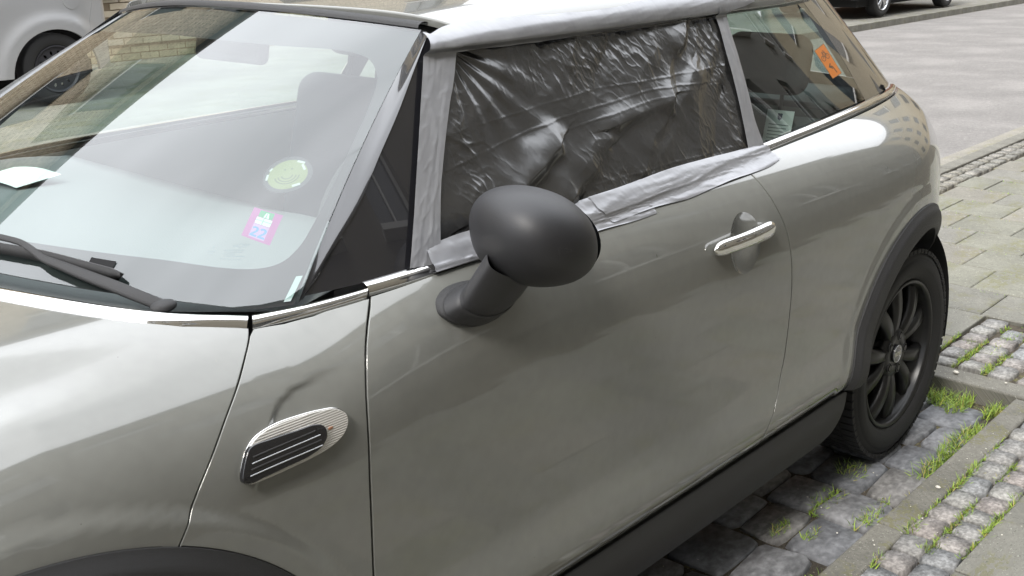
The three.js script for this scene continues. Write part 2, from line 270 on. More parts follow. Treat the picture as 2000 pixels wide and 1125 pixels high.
{ // small setts along the kerbs, square concrete slabs behind them
  const r = rng(19), put = (x, z, w, d, mats, y = 0.045) => stone(pavement, 'sett', settGeos[floor(r() * 5)], mats[floor(r() * mats.length)], x, z, y - r() * 0.006, w * 1.15, d * 1.15, (r() < 0.5 ? PI : 0) + (r() - 0.5) * 0.14, r);
  for (const z of [1.1, 1.178]) { let x = 1.3 + r() * 0.06; while (x < 3.06) { const w = 0.075 + r() * 0.032; put(x + w / 2, z + (r() - 0.5) * 0.008, w - 0.006, 0.068 + r() * 0.006, settMats); x += w + 0.003; } }
  for (let row = 0; row < 6; row++) { let x = 3.14 + r() * 0.03; const z = 0.69 + row * 0.098; while (x < 3.64) { const w = 0.075 + r() * 0.03; put(x + w / 2, z + (r() - 0.5) * 0.008, w - 0.008, 0.07 + r() * 0.008, settMats); x += w + 0.004; } }
  for (const z of [-0.425, -0.345]) { let x = 5.2 + r() * 0.06; while (x < 9.4) { const w = 0.085 + r() * 0.035; put(x + w / 2, z + (r() - 0.5) * 0.008, w - 0.01, 0.068 + r() * 0.006, paleSett, 0.05); x += w + 0.006; } }
  const slab = (x, z, w, d) => { const m = mesh('paving_slab', slabGeo[floor(r() * 2)], slabMats[floor(r() * 4)], pavement); m.position.set(x, 0.045 - r() * 0.003, z); m.scale.set(w, 1, d); m.rotation.set((r() - 0.5) * 0.006, r() < 0.5 ? PI : 0, (r() - 0.5) * 0.006); };
  const S = 0.3;
  for (let i = 0; i < 22; i++) { const x0 = 3.13 + i * S, z1 = x0 < 3.7 ? 0.64 : 1.216; for (let z = z1 - (i % 2) * S / 2; z > -0.3; z -= S) { const d = min(S, z + 0.3); if (d > 0.05) slab(x0 + S / 2, z - d / 2, S - 0.003, d - 0.003); } if (i % 2) slab(x0 + S / 2, z1 - S / 4, S - 0.004, S / 2 - 0.004); }
  for (let i = 0; i < 24; i++) { const x0 = -0.17 + i * S; for (let j = 0; j < 4; j++) { const z0 = 1.218 + j * S - (i % 2) * S / 2, a = max(1.218, z0), d = z0 + S - a; if (d > 0.05 && !(x0 > 3.6 && a < 1.2)) slab(x0 + S / 2, a + d / 2, S - 0.003, d - 0.003); } }
}
{ // grass in the joints: nobody could count the blades
  const r = rng(33), blade = gridGeo(1, 4, (a, b) => [(a - 0.5) * 0.0034 * (1 - b * 0.85), b * (1 - 0.18 * b), 0.55 * b * b], {}), M = [], C = [];
  const spots = [[2.12,0.79,.03,.7],[2.13,0.82,.035,.8],[2.32,0.77,.03,.9],[2.31,0.80,.03,.8],[2.08,0.93,.035,.9],[2.11,0.94,.03,.9],[2.44,0.94,.035,1],[2.47,0.95,.03,1],[2.57,0.95,.04,1.3],[2.63,0.95,.04,1.3],[2.71,0.945,.04,1.3],[2.78,0.955,.035,1.1],[2.96,0.75,.03,1.3],[2.96,0.79,.035,1.4],[2.93,0.84,.035,1.3],[2.98,0.85,.03,1.3],[2.96,0.94,.03,1.2],[2.99,0.96,.03,1],[2.05,0.81,.02,.7],[1.89,0.79,.02,.7],[1.92,0.86,.02,.7],[1.92,0.78,.02,.6],[1.75,0.97,.02,.7],[2.27,0.98,.02,.7],[2.2,0.93,.02,.6],
    [2.45,1.066,.018,.8],[2.35,1.066,.02,.8],[2.05,1.066,.022,.9],[2.47,1.14,.02,.6],[2.54,1.14,.018,.6],[2.37,1.215,.018,.7],[2.1,1.14,.02,.6],[1.98,1.14,.018,.8],[2.02,1.14,.02,.6],[2.15,1.215,.018,.8],[2.22,1.215,.018,.7],[2.22,1.14,.012,.6],[1.85,1.07,.02,.8],
    [3.57,0.79,.03,.7],[3.49,0.785,.03,.6],[3.39,0.785,.03,.6],[3.29,0.74,.03,.6],[3.33,0.84,.03,.7],[3.22,0.83,.025,.7],[3.43,0.69,.02,.5],[3.27,0.735,.03,.6],[3.2,0.835,.025,.7],[3.36,0.74,.02,.5],[3.64,0.74,.02,.5]];
  const add = (x, y, z, h, spread) => {
    const q = new THREE.Quaternion().setFromEuler(new THREE.Euler((r() - 0.5) * spread, r() * 2 * PI, (r() - 0.5) * spread));
    M.push(new THREE.Matrix4().compose(V(x, y, z), q, V(0.8 + r() * 0.7, h, h))); const g = r(); C.push(r() < 0.12 ? rgb(0.30 + 0.1 * g, 0.27 + 0.08 * g, 0.10) : rgb(0.13 + 0.18 * g, 0.22 + 0.20 * g, 0.03 + 0.05 * r()));
  };
  for (const [x, z, s, k] of spots) { const y = z > 0.99 || x > 3.02 ? 0.03 : -0.012, n = round(84 * k); for (let i = 0; i < n; i++) { const a = r() * 2 * PI, d = s * 1.25 * sqrt(r()); add(x + cos(a) * d * 1.5, y, z + sin(a) * d * 0.6, (0.014 + 0.028 * r()) * k, 1.3); } }
  for (let i = 0; i < 5200; i++) { // thin growth along the sett and slab joints
    const k = r(); let x, z;
    if (k < 0.35) { x = 1.3 + r() * 1.75; z = [1.066, 1.139, 1.215][floor(r() * 3)] + (r() - 0.5) * 0.01; } else if (k < 0.7) { x = 3.14 + r() * 0.66; z = 0.64 + 0.098 * floor(r() * 7) + (r() - 0.5) * 0.012; } else { x = 3.7 + 0.3 * floor(r() * 9); z = -0.2 + r() * 1.3; x += (r() - 0.5) * 0.012; }
    if (fbm(x * 3.1, z * 5.3, 2, 2) < 0.02) continue;
    add(x, 0.036, z, 0.008 + 0.014 * r(), 1.2);
  }
  const g = new THREE.InstancedMesh(blade, std({ color: rgb(1, 1, 1), roughness: 0.75, side: THREE.DoubleSide }), M.length); g.name = 'grass'; g.castShadow = g.receiveShadow = true;
  M.forEach((m, i) => { g.setMatrixAt(i, m); g.setColorAt(i, C[i]); });
  scene.add(tag(g, 'bright green grass tufts growing in the paving joints by the kerb', 'grass', null, 'stuff'));
  // pale grit and bits of shell lying about
  const bits = [], pb = (x, y, z, s) => bits.push(moved(new THREE.IcosahedronGeometry(1, 0).scale(s, s * 0.45, s * 0.8), x, y, z, 0, r() * 6, 0));
  pb(3.08, 0.053, 0.775, 0.011); pb(3.1, 0.05, 0.93, 0.005); pb(2.29, 0.044, 1.035, 0.008); for (let i = 0; i < 90; i++) { const z = r() < 0.5 ? 0.4 + r() * 0.58 : 1.0 + r() * 0.5, x = 1.4 + r() * 1.6; pb(x, z > 0.99 ? 0.046 : 0.001, z, 0.0012 + r() * 0.0022); }
  tag(mesh('grit', merge(bits), std({ color: rgb(0.6, 0.57, 0.5), roughness: 0.8 })), 'small pale grit and pebbles scattered over the kerb and cobbles', 'grit', null, 'stuff');
}

// ---------------------------------------------------------------- the houses on both sides of the street
const brickTex = tex(1024, (u, v) => { // far brickwork, seen only as a mirrored image and at a distance: 4 m x 4 m
  const rows = 48, y = v * rows, j = floor(y), x = u * 16 + (j % 2) * 0.5, i = floor(x) % 16, fx = x - floor(x), fy = y - j, mo = fx < 0.05 || fy < 0.16, t = lat(i, j, 5), g = tf(u, v, 64, 3, 90);
  return mo ? [136, 118, 96].map((c) => c * (0.9 + 0.2 * g)) : [196 + 26 * (t - 0.5), 182 + 24 * (t - 0.5), 156 + 22 * (t - 0.5)].map((c) => c * (0.86 + 0.28 * g)); });
const brickMat = std({ map: at_(brickTex, 0.25), roughness: 0.9 });
const renderTex = tex(512, (u, v) => { const k = 200 + 36 * (tf(u, v, 3, 5, 95) - 0.5) + 12 * (tf(u, v, 60, 2, 97) - 0.5); return [k, k * 0.97, k * 0.9]; });
const winGlass = phy({ color: rgb(0.03, 0.035, 0.04), roughness: 0.05, clearcoat: 1 }), frameWhite = std({ color: rgb(0.66, 0.65, 0.62), roughness: 0.5 }), frameDark = std({ color: rgb(0.05, 0.05, 0.055), roughness: 0.5 }), roofTile = std({ color: rgb(0.10, 0.085, 0.08), roughness: 0.8 });
function house(name, label, x0, x1, zFace, toward, eave, deep, wallMat, frameMat, rowsOfWindows, sillMat, roofMat = roofTile) {
  const h = thing(name, label, 'house', [(x0 + x1) / 2, 0, zFace]), w = x1 - x0, sh = new THREE.Shape([[-w / 2, 0], [w / 2, 0], [w / 2, eave], [-w / 2, eave]].map((p) => new THREE.Vector2(...p)));
  for (const [x, y, ww, hh] of rowsOfWindows) sh.holes.push(new THREE.Path([[x, y], [x, y + hh], [x + ww, y + hh], [x + ww, y]].map((p) => new THREE.Vector2(...p))));
  const g = new THREE.ExtrudeGeometry(sh, { depth: 0.3, bevelEnabled: false }); if (toward > 0) g.translate(0, 0, -0.3);
  mesh('wall', g, wallMat, h);
  const s = toward;
  mesh('body', new THREE.BoxGeometry(w - 0.02, eave - 0.02, deep - 0.5).translate(0, eave / 2, -s * (deep / 2 + 0.12)), frameDark, h);
  const roof = new THREE.Shape([[-0.45, eave - 0.12], [deep / 2, eave + deep * 0.12], [deep, eave], [deep, eave - 0.1], [deep / 2, eave + deep * 0.10], [-0.45, eave - 0.24]].map((p) => new THREE.Vector2(...p)));
  const rg = new THREE.ExtrudeGeometry(roof, { depth: w + 0.4, bevelEnabled: false }); rg.translate(0, 0.24, -w / 2 - 0.2).rotateY(s > 0 ? PI / 2 : -PI / 2); mesh('roof', rg, roofMat, h);
  for (const [x, y, ww, hh] of rowsOfWindows) {
    const win = new THREE.Group(); win.name = 'window'; win.position.set(x + ww / 2, y, 0); h.add(win);
    mesh('frame', merge([[0, hh - 0.04, ww, 0.08], [0, 0.04, ww, 0.08], [-ww / 2 + 0.04, hh / 2, 0.08, hh - 0.16], [ww / 2 - 0.04, hh / 2, 0.08, hh - 0.16], [0, hh / 2, 0.06, hh - 0.16]].map(([a, b, c, d]) => new THREE.BoxGeometry(c, d, 0.07).translate(a, b, -s * 0.2))), frameMat, win);
    mesh('pane', new THREE.BoxGeometry(ww - 0.16, hh - 0.16, 0.01).translate(0, hh / 2, -s * 0.215), winGlass, win);
    mesh('sill', new THREE.BoxGeometry(ww + 0.14, 0.07, 0.26).translate(0, -0.036, s * 0.05), sillMat, win);
  }
  return h;
}
const grid = (w, n, ys, ww, hh) => { const o = []; for (const y of ys) for (let i = 0; i < n; i++) o.push([-w / 2 + (i + 0.5) * w / n - ww / 2, y, ww, hh]); return o; };
const brickHouse = house('brick_house', 'pale brick house across the road behind the silver van', -14, 13, -10.5, 1, 8.4, 9, brickMat, frameDark, grid(27, 9, [1.0, 4.0, 6.75], 1.35, 1.45), frameWhite);
{ // the bricks one can tell apart between the van and the car's roof
  const r = rng(71), bg = rbox(0.236, 0.070, 0.024, 0.004, 1), mats = [[0.50, 0.44, 0.34], [0.55, 0.48, 0.37], [0.46, 0.40, 0.31], [0.52, 0.47, 0.39]].map((c) => std({ color: rgb(...c), roughness: 0.9, bumpMap: at_(grain, 2), bumpScale: 0.003 }));
  const bed = mesh('mortar_bed', new THREE.BoxGeometry(2.2, 1.0, 0.006).translate(6.4 + 0.5, 0.75, 0.003), std({ color: rgb(0.26, 0.21, 0.15), roughness: 1 }), brickHouse);
  for (let j = 0; j < 11; j++) for (let i = 0; i < 8; i++) { const x = 6.05 + i * 0.25 + (j % 2) * 0.125; const b = mesh('brick', bg, mats[floor(r() * 4)], brickHouse); b.position.set(x + 0.5, 0.32 + j * 0.083, 0.011 + r() * 0.003); }
}
house('rendered_house', 'beige rendered house standing on the near pavement', -9, 7.5, 5.0, -1, 11.2, 9, std({ map: at_(renderTex, 0.25), color: rgb(0.335, 0.325, 0.305), roughness: 0.9 }), frameWhite, grid(16.5, 6, [1.0, 4.3, 7.6], 1.25, 1.6), frameWhite);
house('grey_house', 'grey rendered house next to the beige one', 7.6, 26, 4.8, -1, 12.6, 9, std({ map: at_(renderTex, 0.25), color: rgb(0.30, 0.305, 0.31), roughness: 0.9 }), frameWhite, grid(18.4, 6, [1.0, 4.3, 7.6], 1.3, 1.7), frameWhite);
{ const e = house('end_house', 'cream rendered house closing the far end of the street', -16, 16, 0, 1, 13, 9, std({ map: at_(renderTex, 0.25), color: rgb(0.50, 0.46, 0.38), roughness: 0.9 }), frameDark, grid(32, 8, [1.0, 4.3, 7.6, 10.4], 1.5, 1.7), frameWhite); e.position.set(37, 0, -2); e.rotation.y = -PI / 2; }
house('red_house', 'dark red brick house further along the far side', 13.2, 36, -10.8, 1, 7.4, 9, std({ map: at_(brickTex, 0.25), color: rgb(0.55, 0.30, 0.25), roughness: 0.9 }), frameWhite, grid(22.8, 7, [1.0, 4.2], 1.3, 1.5), frameWhite);

// ---------------------------------------------------------------- the grey hatchback: body surfaces
// x = 0 at the front axle, 2.495 at the rear axle, z = 0 on the centre line, the near (driver's) side at z > 0
const W = spline([-0.6, -0.3, 0, 0.3, 0.7, 1.2, 1.7, 2.1, 2.4, 2.65, 2.82, 2.95, 3.02], [0.755, 0.803, 0.831, 0.842, 0.846, 0.85, 0.853, 0.853, 0.845, 0.809, 0.753, 0.68, 0.60]);
const beltY = spline([0.2, 0.44, 0.62, 1.0, 1.5, 1.9, 2.4, 2.9], [0.935, 0.955, 0.97, 0.984, 0.995, 1.002, 1.007, 1.007]);
const beltZ = spline([0.3, 0.44, 0.53, 0.62, 0.79, 1.1, 1.4, 1.82, 2.1, 2.4, 2.61, 2.78, 2.9, 2.97, 3.01], [0.62, 0.693, 0.722, 0.749, 0.772, 0.778, 0.766, 0.736, 0.712, 0.676, 0.641, 0.60, 0.55, 0.49, 0.42]);
const bulk = spline([-0.6, 0, 0.3, 0.5, 0.9, 1.4, 2.0, 2.5, 2.8, 3.1], [4.2, 4.7, 4.75, 4.8, 5.0, 5.4, 5.8, 4.8, 3.7, 3.4]);
const Y0 = 0.63, AXF = 0, AXR = 2.495, AXY = 0.305, RF = 0.502, RR = 0.442;
function crownY(x) { // height at which the rounded section would close over the centre line
  const q = max(0.1 - x, 0), a = 0.998 - 0.12 * q * q - 0.1 * q, xb = max(x, 0.44), n = bulk(xb), b = Y0 + (beltY(xb) - Y0) / pow(1 - pow(beltZ(xb) / W(xb), n), 1 / n);
  return x >= 0.6 ? b : lerp(a, b, smooth(0.36, 0.6, x));
}
function relief(x, y) { // arch lips, the hollow round the side vent
  const df = hypot(x - AXF, y - AXY), dr = hypot(x - AXR, y - AXY);
  let d = 0.006 * smooth(0.552, 0.528, df) + 0.004 * smooth(0.50, 0.47, dr);
  const l = x - (0.368 + 0.50 * (y - 0.86)), t = (0.897 + 0.05 * (x - 0.43) - y) * 0.9, m = (l + t - sqrt((l - t) * (l - t) + 0.0012)) / 2; // inside distance with a rounded corner
  d -= 0.0055 * smooth(-0.003, 0.007, m) * (1 - smooth(0.43, 0.535, x)) * smooth(0.765, 0.835, y);
  return d;
}
function sideZ(x, y) {
  const w = W(x); let z;
  if (y >= Y0) z = w * pow(max(1 - pow(min((y - Y0) / (crownY(x) - Y0), 1), bulk(x)), 0), 1 / bulk(x));
  else { z = w - 0.10 * (Y0 - y) * (Y0 - y) + 0.016 * smooth(0.52, 0.40, y); if (y < 0.395) z -= 8 * (0.395 - y) * (0.395 - y); }
  z -= 0.11 * smooth(2.56, 2.95, x) * smooth(0.66, 0.34, y);
  return z + relief(x, y);
}
const S = (x, y) => [x, y, sideZ(x, y)];
// the same section by polar angle, for the bonnet that wraps over the top; a > PI/2 is the far side
function B(x, a) {
  const n = bulk(x), H = crownY(x) - Y0, c = cos(a), s = sin(a), r = pow(pow(abs(c) / W(x), n) + pow(abs(s) / H, n), -1 / n), z = r * c, az = abs(z); let y = Y0 + r * s;
  const f = smooth(0.30, 0.04, x), ze = 0.668 + 0.06 * (x - 0.1), zi = 0.600 + 0.40 * (x - 0.13); // the raised middle of the bonnet drops off along a flank that runs out towards the windscreen
  y -= 0.017 * f * smooth(zi, ze, az) * (1 - smooth(ze, ze + 0.085, az));
  return [x, y, z + Math.sign(c) * relief(x, y)];
}
const polar = (x, y, z) => atan2(y - Y0, z);
const sideGlassZ = (x, y) => { const h = y - beltY(x), xs = x + 0.62 * max(0, h) * smooth(2.0, 2.6, x), l = 0.55; return beltZ(xs) - 0.012 - l * h - 0.08 * h * h; };
const G = (x, y) => [x, y, sideGlassZ(x, y)];
const baseZ = [0, 0.385, 0.474, 0.551, 0.609, 0.655, 0.685, 0.715], wsX = sym(baseZ, [0.20, 0.268, 0.302, 0.340, 0.382, 0.424, 0.460, 0.512]), wsY = sym(baseZ, [1.008, 1.004, 1.0, 0.995, 0.987, 0.978, 0.972, 0.972]);
function WS(s, t) { const z = 0.715 * s, b = 0.013 * 4 * t * (1 - t), f = s < 0 ? s * s : 0; return [lerp(wsX(z), 0.865 + 0.085 * s * s, t) - 0.5 * b, lerp(wsY(z), 1.348 - 0.028 * s * s - 0.012 * f, t) + 0.85 * b, lerp(z, 0.53 * s - 0.02 * f, t)]; }
const roofC = spline([0.8, 0.87, 1.2, 1.7, 2.2, 2.6, 2.8], [1.338, 1.354, 1.394, 1.410, 1.402, 1.37, 1.345]), RY = 1.288;
const roofW = (x) => sideGlassZ(max(x, 0.85), RY) + 0.012;
function RF_(x, a) { const w = roofW(x), H = roofC(x) - RY; return [x, RY + H * pow(max(sin(a), 1e-5), 0.72), w * cos(a)]; }

// ---------------------------------------------------------------- the grey hatchback: painted panels
const car = thing('grey_hatchback', 'grey three-door hatchback with a side window covered in black plastic', 'car');
const gapB = curve([[0.433, 0.955], [0.390, 0.934], [0.353, 0.910], [0.319, 0.884], [0.286, 0.851], [0.253, 0.813], [0.228, 0.778], [0.2128, 0.7565]], 24);
const gapF = curve([[0.613, 0.963], [0.580, 0.932], [0.555, 0.898], [0.535, 0.846], [0.524, 0.756], [0.520, 0.665], [0.517, 0.571], [0.516, 0.46], [0.517, 0.352]], 30);
const gapR = curve([[1.652, 0.985], [1.665, 0.945], [1.686, 0.899], [1.713, 0.849], [1.735, 0.786], [1.746, 0.711], [1.742, 0.614], [1.728, 0.518], [1.690, 0.440], [1.640, 0.380], [1.625, 0.352]], 32);
const g = 0.0034, shift = (l, dx) => l.map(([x, y]) => [x + dx, y]);
const arc = (cx, r, a0, a1, n = 24) => Array.from({ length: n + 1 }, (_, i) => { const a = lerp(a0, a1, i / n); return [cx + r * cos(a), AXY + r * sin(a)]; });
const SILL = 0.350;
const chromeLow = [[0.210, 0.424], [0.244, 0.510], [0.283, 0.581], [0.327, 0.637], [0.380, 0.680], [0.433, 0.707]], lowX = sym([0, 0.15, 0.3, ...chromeLow.map((c) => c[1])], [0.142, 0.152, 0.178, ...chromeLow.map((c) => c[0])]);
const onB = (x, z) => { let a0 = 0.02, a1 = PI - 0.02; for (let i = 0; i < 46; i++) { const m = (a0 + a1) / 2; if (B(x, m)[2] > z) a0 = m; else a1 = m; } return (a0 + a1) / 2; };
{ // bonnet: a clamshell reaching down to the wheel arches on both sides
  const angOf = (x, y) => polar(x, y, sideZ(x, y)), near = [];
  for (const [x, y] of shift(gapB, -g)) near.push([x, angOf(x, y)]);
  const aStart = atan2(gapB.at(-1)[1] - AXY, gapB.at(-1)[0] - g);
  for (const [x, y] of arc(AXF, RF + 0.002, aStart, 2.42, 30).slice(1)) near.push([x, angOf(x, y)]);
  near.push([-0.52, 0.06]);
  const far = near.map(([x, a]) => [x, PI - a]).reverse(), back = [];
  for (let i = 1; i < 40; i++) { const z = lerp(-0.70, 0.70, i / 40), x = lowX(z) - 0.004; back.push([x, onB(x, z)]); }
  mesh('bonnet', panel([...near, ...far, ...back], B, 0.012, { rim: 0.012 }), paint, car);
  // nose, out of the picture: closes the front
  const noseRing = Array.from({ length: 41 }, (_, i) => PI * i / 40), nose = gridGeo(40, 12, (a, b) => { const q = B(-0.524, clamp(PI * a, 0.02, PI - 0.02)), k = sqrt(max(0, 1 - pow(b * 0.985, 2))), y = 0.5 + (q[1] - 0.5) * (0.35 + 0.65 * k); return [-0.524 - 0.23 * b, y, q[2] * (0.55 + 0.45 * k)]; }, {});
  mesh('front_bumper', merge([nose, gridGeo(40, 6, (a, b) => { const q = B(-0.524, clamp(PI * a, 0.02, PI - 0.02)), k = 1 - 0.45 * (1 - sqrt(1 - 0.97)); return [-0.3 - 0.44 * sin(PI * a) * 0 - 0.23 * sin(PI * a), lerp(0.64, 0.2, b), cos(PI * a) * 0.8]; }, {})]), paint, car);
}
const frontArchTop = atan2(gapB.at(-1)[1] - AXY, gapB.at(-1)[0] + g);
{ // front wing
  const low = (x) => { for (let y = 0.99; y > 0.9; y -= 0.001) if (sideZ(x, y) >= wingTopZ(x)) return y; return 0.955; }, wingTopZ = spline([0.433, 0.519, 0.612], [0.707, 0.729, 0.756]);
  const top = Array.from({ length: 9 }, (_, i) => { const x = lerp(0.433 + g, 0.613 - g, i / 8); return [x, low(x) - 0.002]; });
  const poly = [...shift(gapB, g).slice(1).reverse(), ...top, ...shift(gapF, -g).slice(1).filter((p) => p[1] > SILL), [0.517 - g, SILL + 0.002], ...arc(AXF, RF + 0.002, Math.asin((SILL + 0.002 - AXY) / (RF + 0.002)), frontArchTop, 26)];
  mesh('front_wing', panel(poly, S, 0.007, { rim: 0.012 }), paint, car);
}
const cup = [1.545, 0.856, 0.060, 0.064];
const door = mesh('door', (() => { // door skin in two halves so that the handle recess is a real opening
  const F = shift(gapF, g), Rg = shift(gapR, -g), top = (x) => [x, beltY(x) - 0.004], xs = [0.75, 0.9, 1.05, 1.2, 1.35, 1.5, 1.6], c = cup, left = [], right = [];
  const half = (a0, a1) => Array.from({ length: 21 }, (_, i) => { const a = lerp(a0, a1, i / 20); return [c[0] + c[2] * cos(a), c[1] + c[3] * sin(a)]; });
  left.push(...F.slice(1).map((p) => [p[0], max(p[1], SILL)]).filter((p, i, l) => !i || p[1] < l[i - 1][1]), [c[0], SILL], ...half(-PI / 2, -3 * PI / 2), top(c[0]), ...xs.filter((x) => x < c[0]).reverse().map(top), [0.613 + g, beltY(0.613) - 0.006]);
  right.push([c[0], SILL], [1.625 - g, SILL], ...Rg.slice(1, -1).reverse(), [1.652 - g, beltY(1.652) - 0.004], ...xs.filter((x) => x > c[0]).reverse().map(top), top(c[0]), ...half(PI / 2, -PI / 2));
  const outer = [...left.slice(0, left.indexOf(left.find((p) => p[0] === c[0]))), ...right.slice(1, right.findIndex((p, i) => i > 5 && p[0] === c[0])), ...xs.filter((x) => x < c[0]).reverse().map(top), [0.613 + g, beltY(0.613) - 0.006]];
  return panel([left, right], S, 0.012, { rim: 0.012, rims: [outer] });
})(), paint, car);
{ // dished handle recess and the chrome pull handle
  const [cx, cy, ra, rb] = cup, zc = sideZ(cx, cy);
  mesh('handle_recess', gridGeo(40, 12, (a, b) => { const t = -a * 2 * PI, r = 1 - b * 0.999, x = cx + ra * r * cos(t), y = cy + rb * r * sin(t); return [x, y, sideZ(x, y) - 0.019 * pow(max(0, 1 - r * r), 0.85)]; }, { closeU: true }), paint, door);
  const st = [], x0 = 1.412, x1 = 1.640;
  for (let i = 0; i <= 48; i++) { const t = i / 48, e = pow(1 - pow(abs(2 * t - 1), 10), 0.5), x = lerp(x0, x1, t); st.push({ o: [x, 0.8725 + 0.001 * sin(PI * t), 0.855 + 0.009 * sin(PI * t)], a: [0, 0.96, 0.2], b: [0, -0.2, 0.96], s: max(0.04, e) * (0.9 + 0.22 * t) }); }
  const h = mesh('door_handle', loft(st, ellipse(0.0185, 0.0135, 24, 2.2)), chrome, door);
  mesh('handle_mount', rbox(0.024, 0.016, 0.026, 0.006).translate(1.446, 0.871, 0.843), gapBlack, h); mesh('handle_mount', rbox(0.028, 0.02, 0.026, 0.007).translate(1.600, 0.871, 0.843), gapBlack, h);
}
{ // rear quarter with the wheel arch cut out
  const top = [2.92, 2.8, 2.6, 2.4, 2.2, 2.0, 1.8, 1.652 + g].map((x) => [x, beltY(x) - 0.004]), aEnd = PI - Math.asin((SILL - AXY) / RR);
  const poly = [...shift(gapR, g).slice(1, -1), [1.625 + g, SILL], ...arc(AXR, RR + 0.002, aEnd, 0.10, 30), [2.98, 0.352], [2.985, 0.6], [2.97, 0.85], ...top];
  mesh('rear_quarter', panel(poly, S, 0.012, { rim: 0.012 }), paint, car);
}
{ // near and far inner shells (behind the gaps), floor, and the far flank
  const inner = (sg) => gridGeo(60, 14, (a, b) => { const x = lerp(-0.3, 2.9, a), y = lerp(0.24, lerp(0.86, beltY(max(x, 0.44)) - 0.01, smooth(0.3, 0.44, x)), b); return [x, min(y, crownY(x) - 0.05), sg * (sideZ(x, min(y, crownY(x) - 0.06)) - 0.036)]; }, { flip: sg < 0 });
  const cutArch = (geo) => { const p = geo.attributes.position, ix = []; for (let i = 0; i < geo.index.count; i += 3) { const t = [0, 1, 2].map((k) => geo.index.getX(i + k)), bad = t.some((v) => hypot(p.getX(v) - AXR, p.getY(v) - AXY) < 0.40 || hypot(p.getX(v) - AXF, p.getY(v) - AXY) < 0.44); if (!bad) ix.push(...t); } geo.setIndex(ix); return geo; };
  mesh('inner_shell', merge([cutArch(inner(1)), cutArch(inner(-1)), new THREE.BoxGeometry(2.5, 0.04, 1.5).translate(1.25, 0.2, 0)]), gapBlack, car);
  const SF = (x, y) => [x, y, -sideZ(x, y)];
  const poly = [[0.45, 0.952], ...[0.7, 1, 1.4, 1.8, 2.2, 2.6, 2.92].map((x) => [x, beltY(x) - 0.004]), [2.98, 0.6], [2.98, 0.352], ...arc(AXR, RR, 0.10, PI - 0.10, 24), ...arc(AXF, RF, 0.09, frontArchTop, 20), ...gapB.slice(1, -1).reverse()];
  mesh('far_flank', panel(poly, SF, 0.03, { flip: true, rim: 0.012 }), paint, car);
}
// ---- black sill and wheel-arch mouldings
for (const sg of [1, -1]) {
  const sgn = (f) => (u, v) => { const p = f(u, v); return [p[0], p[1], sg * p[2]]; };
  const SS = (x, y) => [x, y, W(x) + 0.004 - 3.2 * pow(max(0, 0.31 - y), 2) - 0.9 * pow(max(0, y - 0.31), 1.6)];
  mesh('sill', panel([[0.50, SILL - 0.006], [0.44, 0.19], [2.0, 0.215], [2.03, 0.235], [2.075, SILL - 0.01], [2.06, SILL - 0.006]], sgn(SS), 0.02, { rim: 0.03, round: 0.004, flip: sg < 0 }), cladding, car);
  for (const [cx, r1, r0, a0, a1] of [[AXF, RF, RF - 0.088, 0.12, 2.7], [AXR, RR, RR - 0.068, PI - 0.11, 0.10]]) {
    const A = (a, k) => { const r = r1 - k, t = k / (r1 - r0), x = cx + r * cos(a), y = AXY + r * sin(a), xo = cx + r1 * cos(a), yo = AXY + r1 * sin(a), z = sideZ(xo, yo) + 0.004 + 0.012 * smooth(0, 0.3, t) + 0.003 * t - 0.007 * smooth(0.9, 1, t); return [x, y, sg * z]; };
    const f = gridGeo(56, 10, (u, v) => { const a = lerp(a0, a1, u); return A(a, lerp(0, r1 - r0, v)); }, { flip: (a1 > a0) === (sg > 0) });
    const lip = gridGeo(56, 2, (u, v) => { const a = lerp(a0, a1, u), p = A(a, r1 - r0); return [p[0], p[1], p[2] - sg * v * 0.05]; }, { flip: (a1 > a0) === (sg > 0) });
    const outer = gridGeo(56, 1, (u, v) => { const a = lerp(a0, a1, u), p = A(a, 0); return [p[0], p[1], p[2] - sg * (1 - v) * 0.012]; }, { flip: (a1 > a0) === (sg > 0) });
    mesh('arch_moulding', merge([f, lip, outer]), cladding, car);
  }
}
for (const sg of [1, -1]) for (const [cx, r] of [[AXF, RF - 0.09], [AXR, RR - 0.064]]) mesh('wheel_well', merge([gridGeo(32, 1, (a, b) => { const t = lerp(-0.15, PI + 0.15, a); return [cx + r * cos(t), AXY + r * sin(t), sg * lerp(0.80, 0.42, b)]; }), gridGeo(32, 1, (a, b) => { const t = lerp(-0.15, PI + 0.15, a); return [cx + r * cos(t) * b, AXY + r * sin(t) * b - 0.0 * b, sg * 0.42]; })]), gapBlack, car);

// ---- chrome strip round the base of the glass
function stripMesh(name, lowPts, topPts, bulge, parent = car, mat = chrome, n = 48) { // lofted half-round bead between a lower and an upper line
  const L = new THREE.CatmullRomCurve3(lowPts.map((p) => V(...p))), T = new THREE.CatmullRomCurve3(topPts.map((p) => V(...p))), K = 10;
  const f = (a, b) => { const l = L.getPointAt(a), t = T.getPointAt(a), d = L.getTangentAt(a), up = t.clone().sub(l), nn = d.clone().cross(up).normalize(), h = bulge * pow(sin(PI * clamp(b, 0.001, 0.999)), 0.75); return l.clone().lerp(t, b).addScaledVector(nn, h - 0.004).toArray(); };
  return mesh(name, merge([gridGeo(n, K, f), ...[0, 1].map((e) => { const p = [], c = L.getPointAt(e).lerp(T.getPointAt(e), 0.5).toArray(); for (let k = 0; k < K; k++) { const x = f(e, k / K), y = f(e, (k + 1) / K); e ? p.push(...c, ...x, ...y) : p.push(...c, ...y, ...x); } return geoFrom(p, null, Array(p.length / 3 * 2).fill(0)); })]), mat, parent);
}
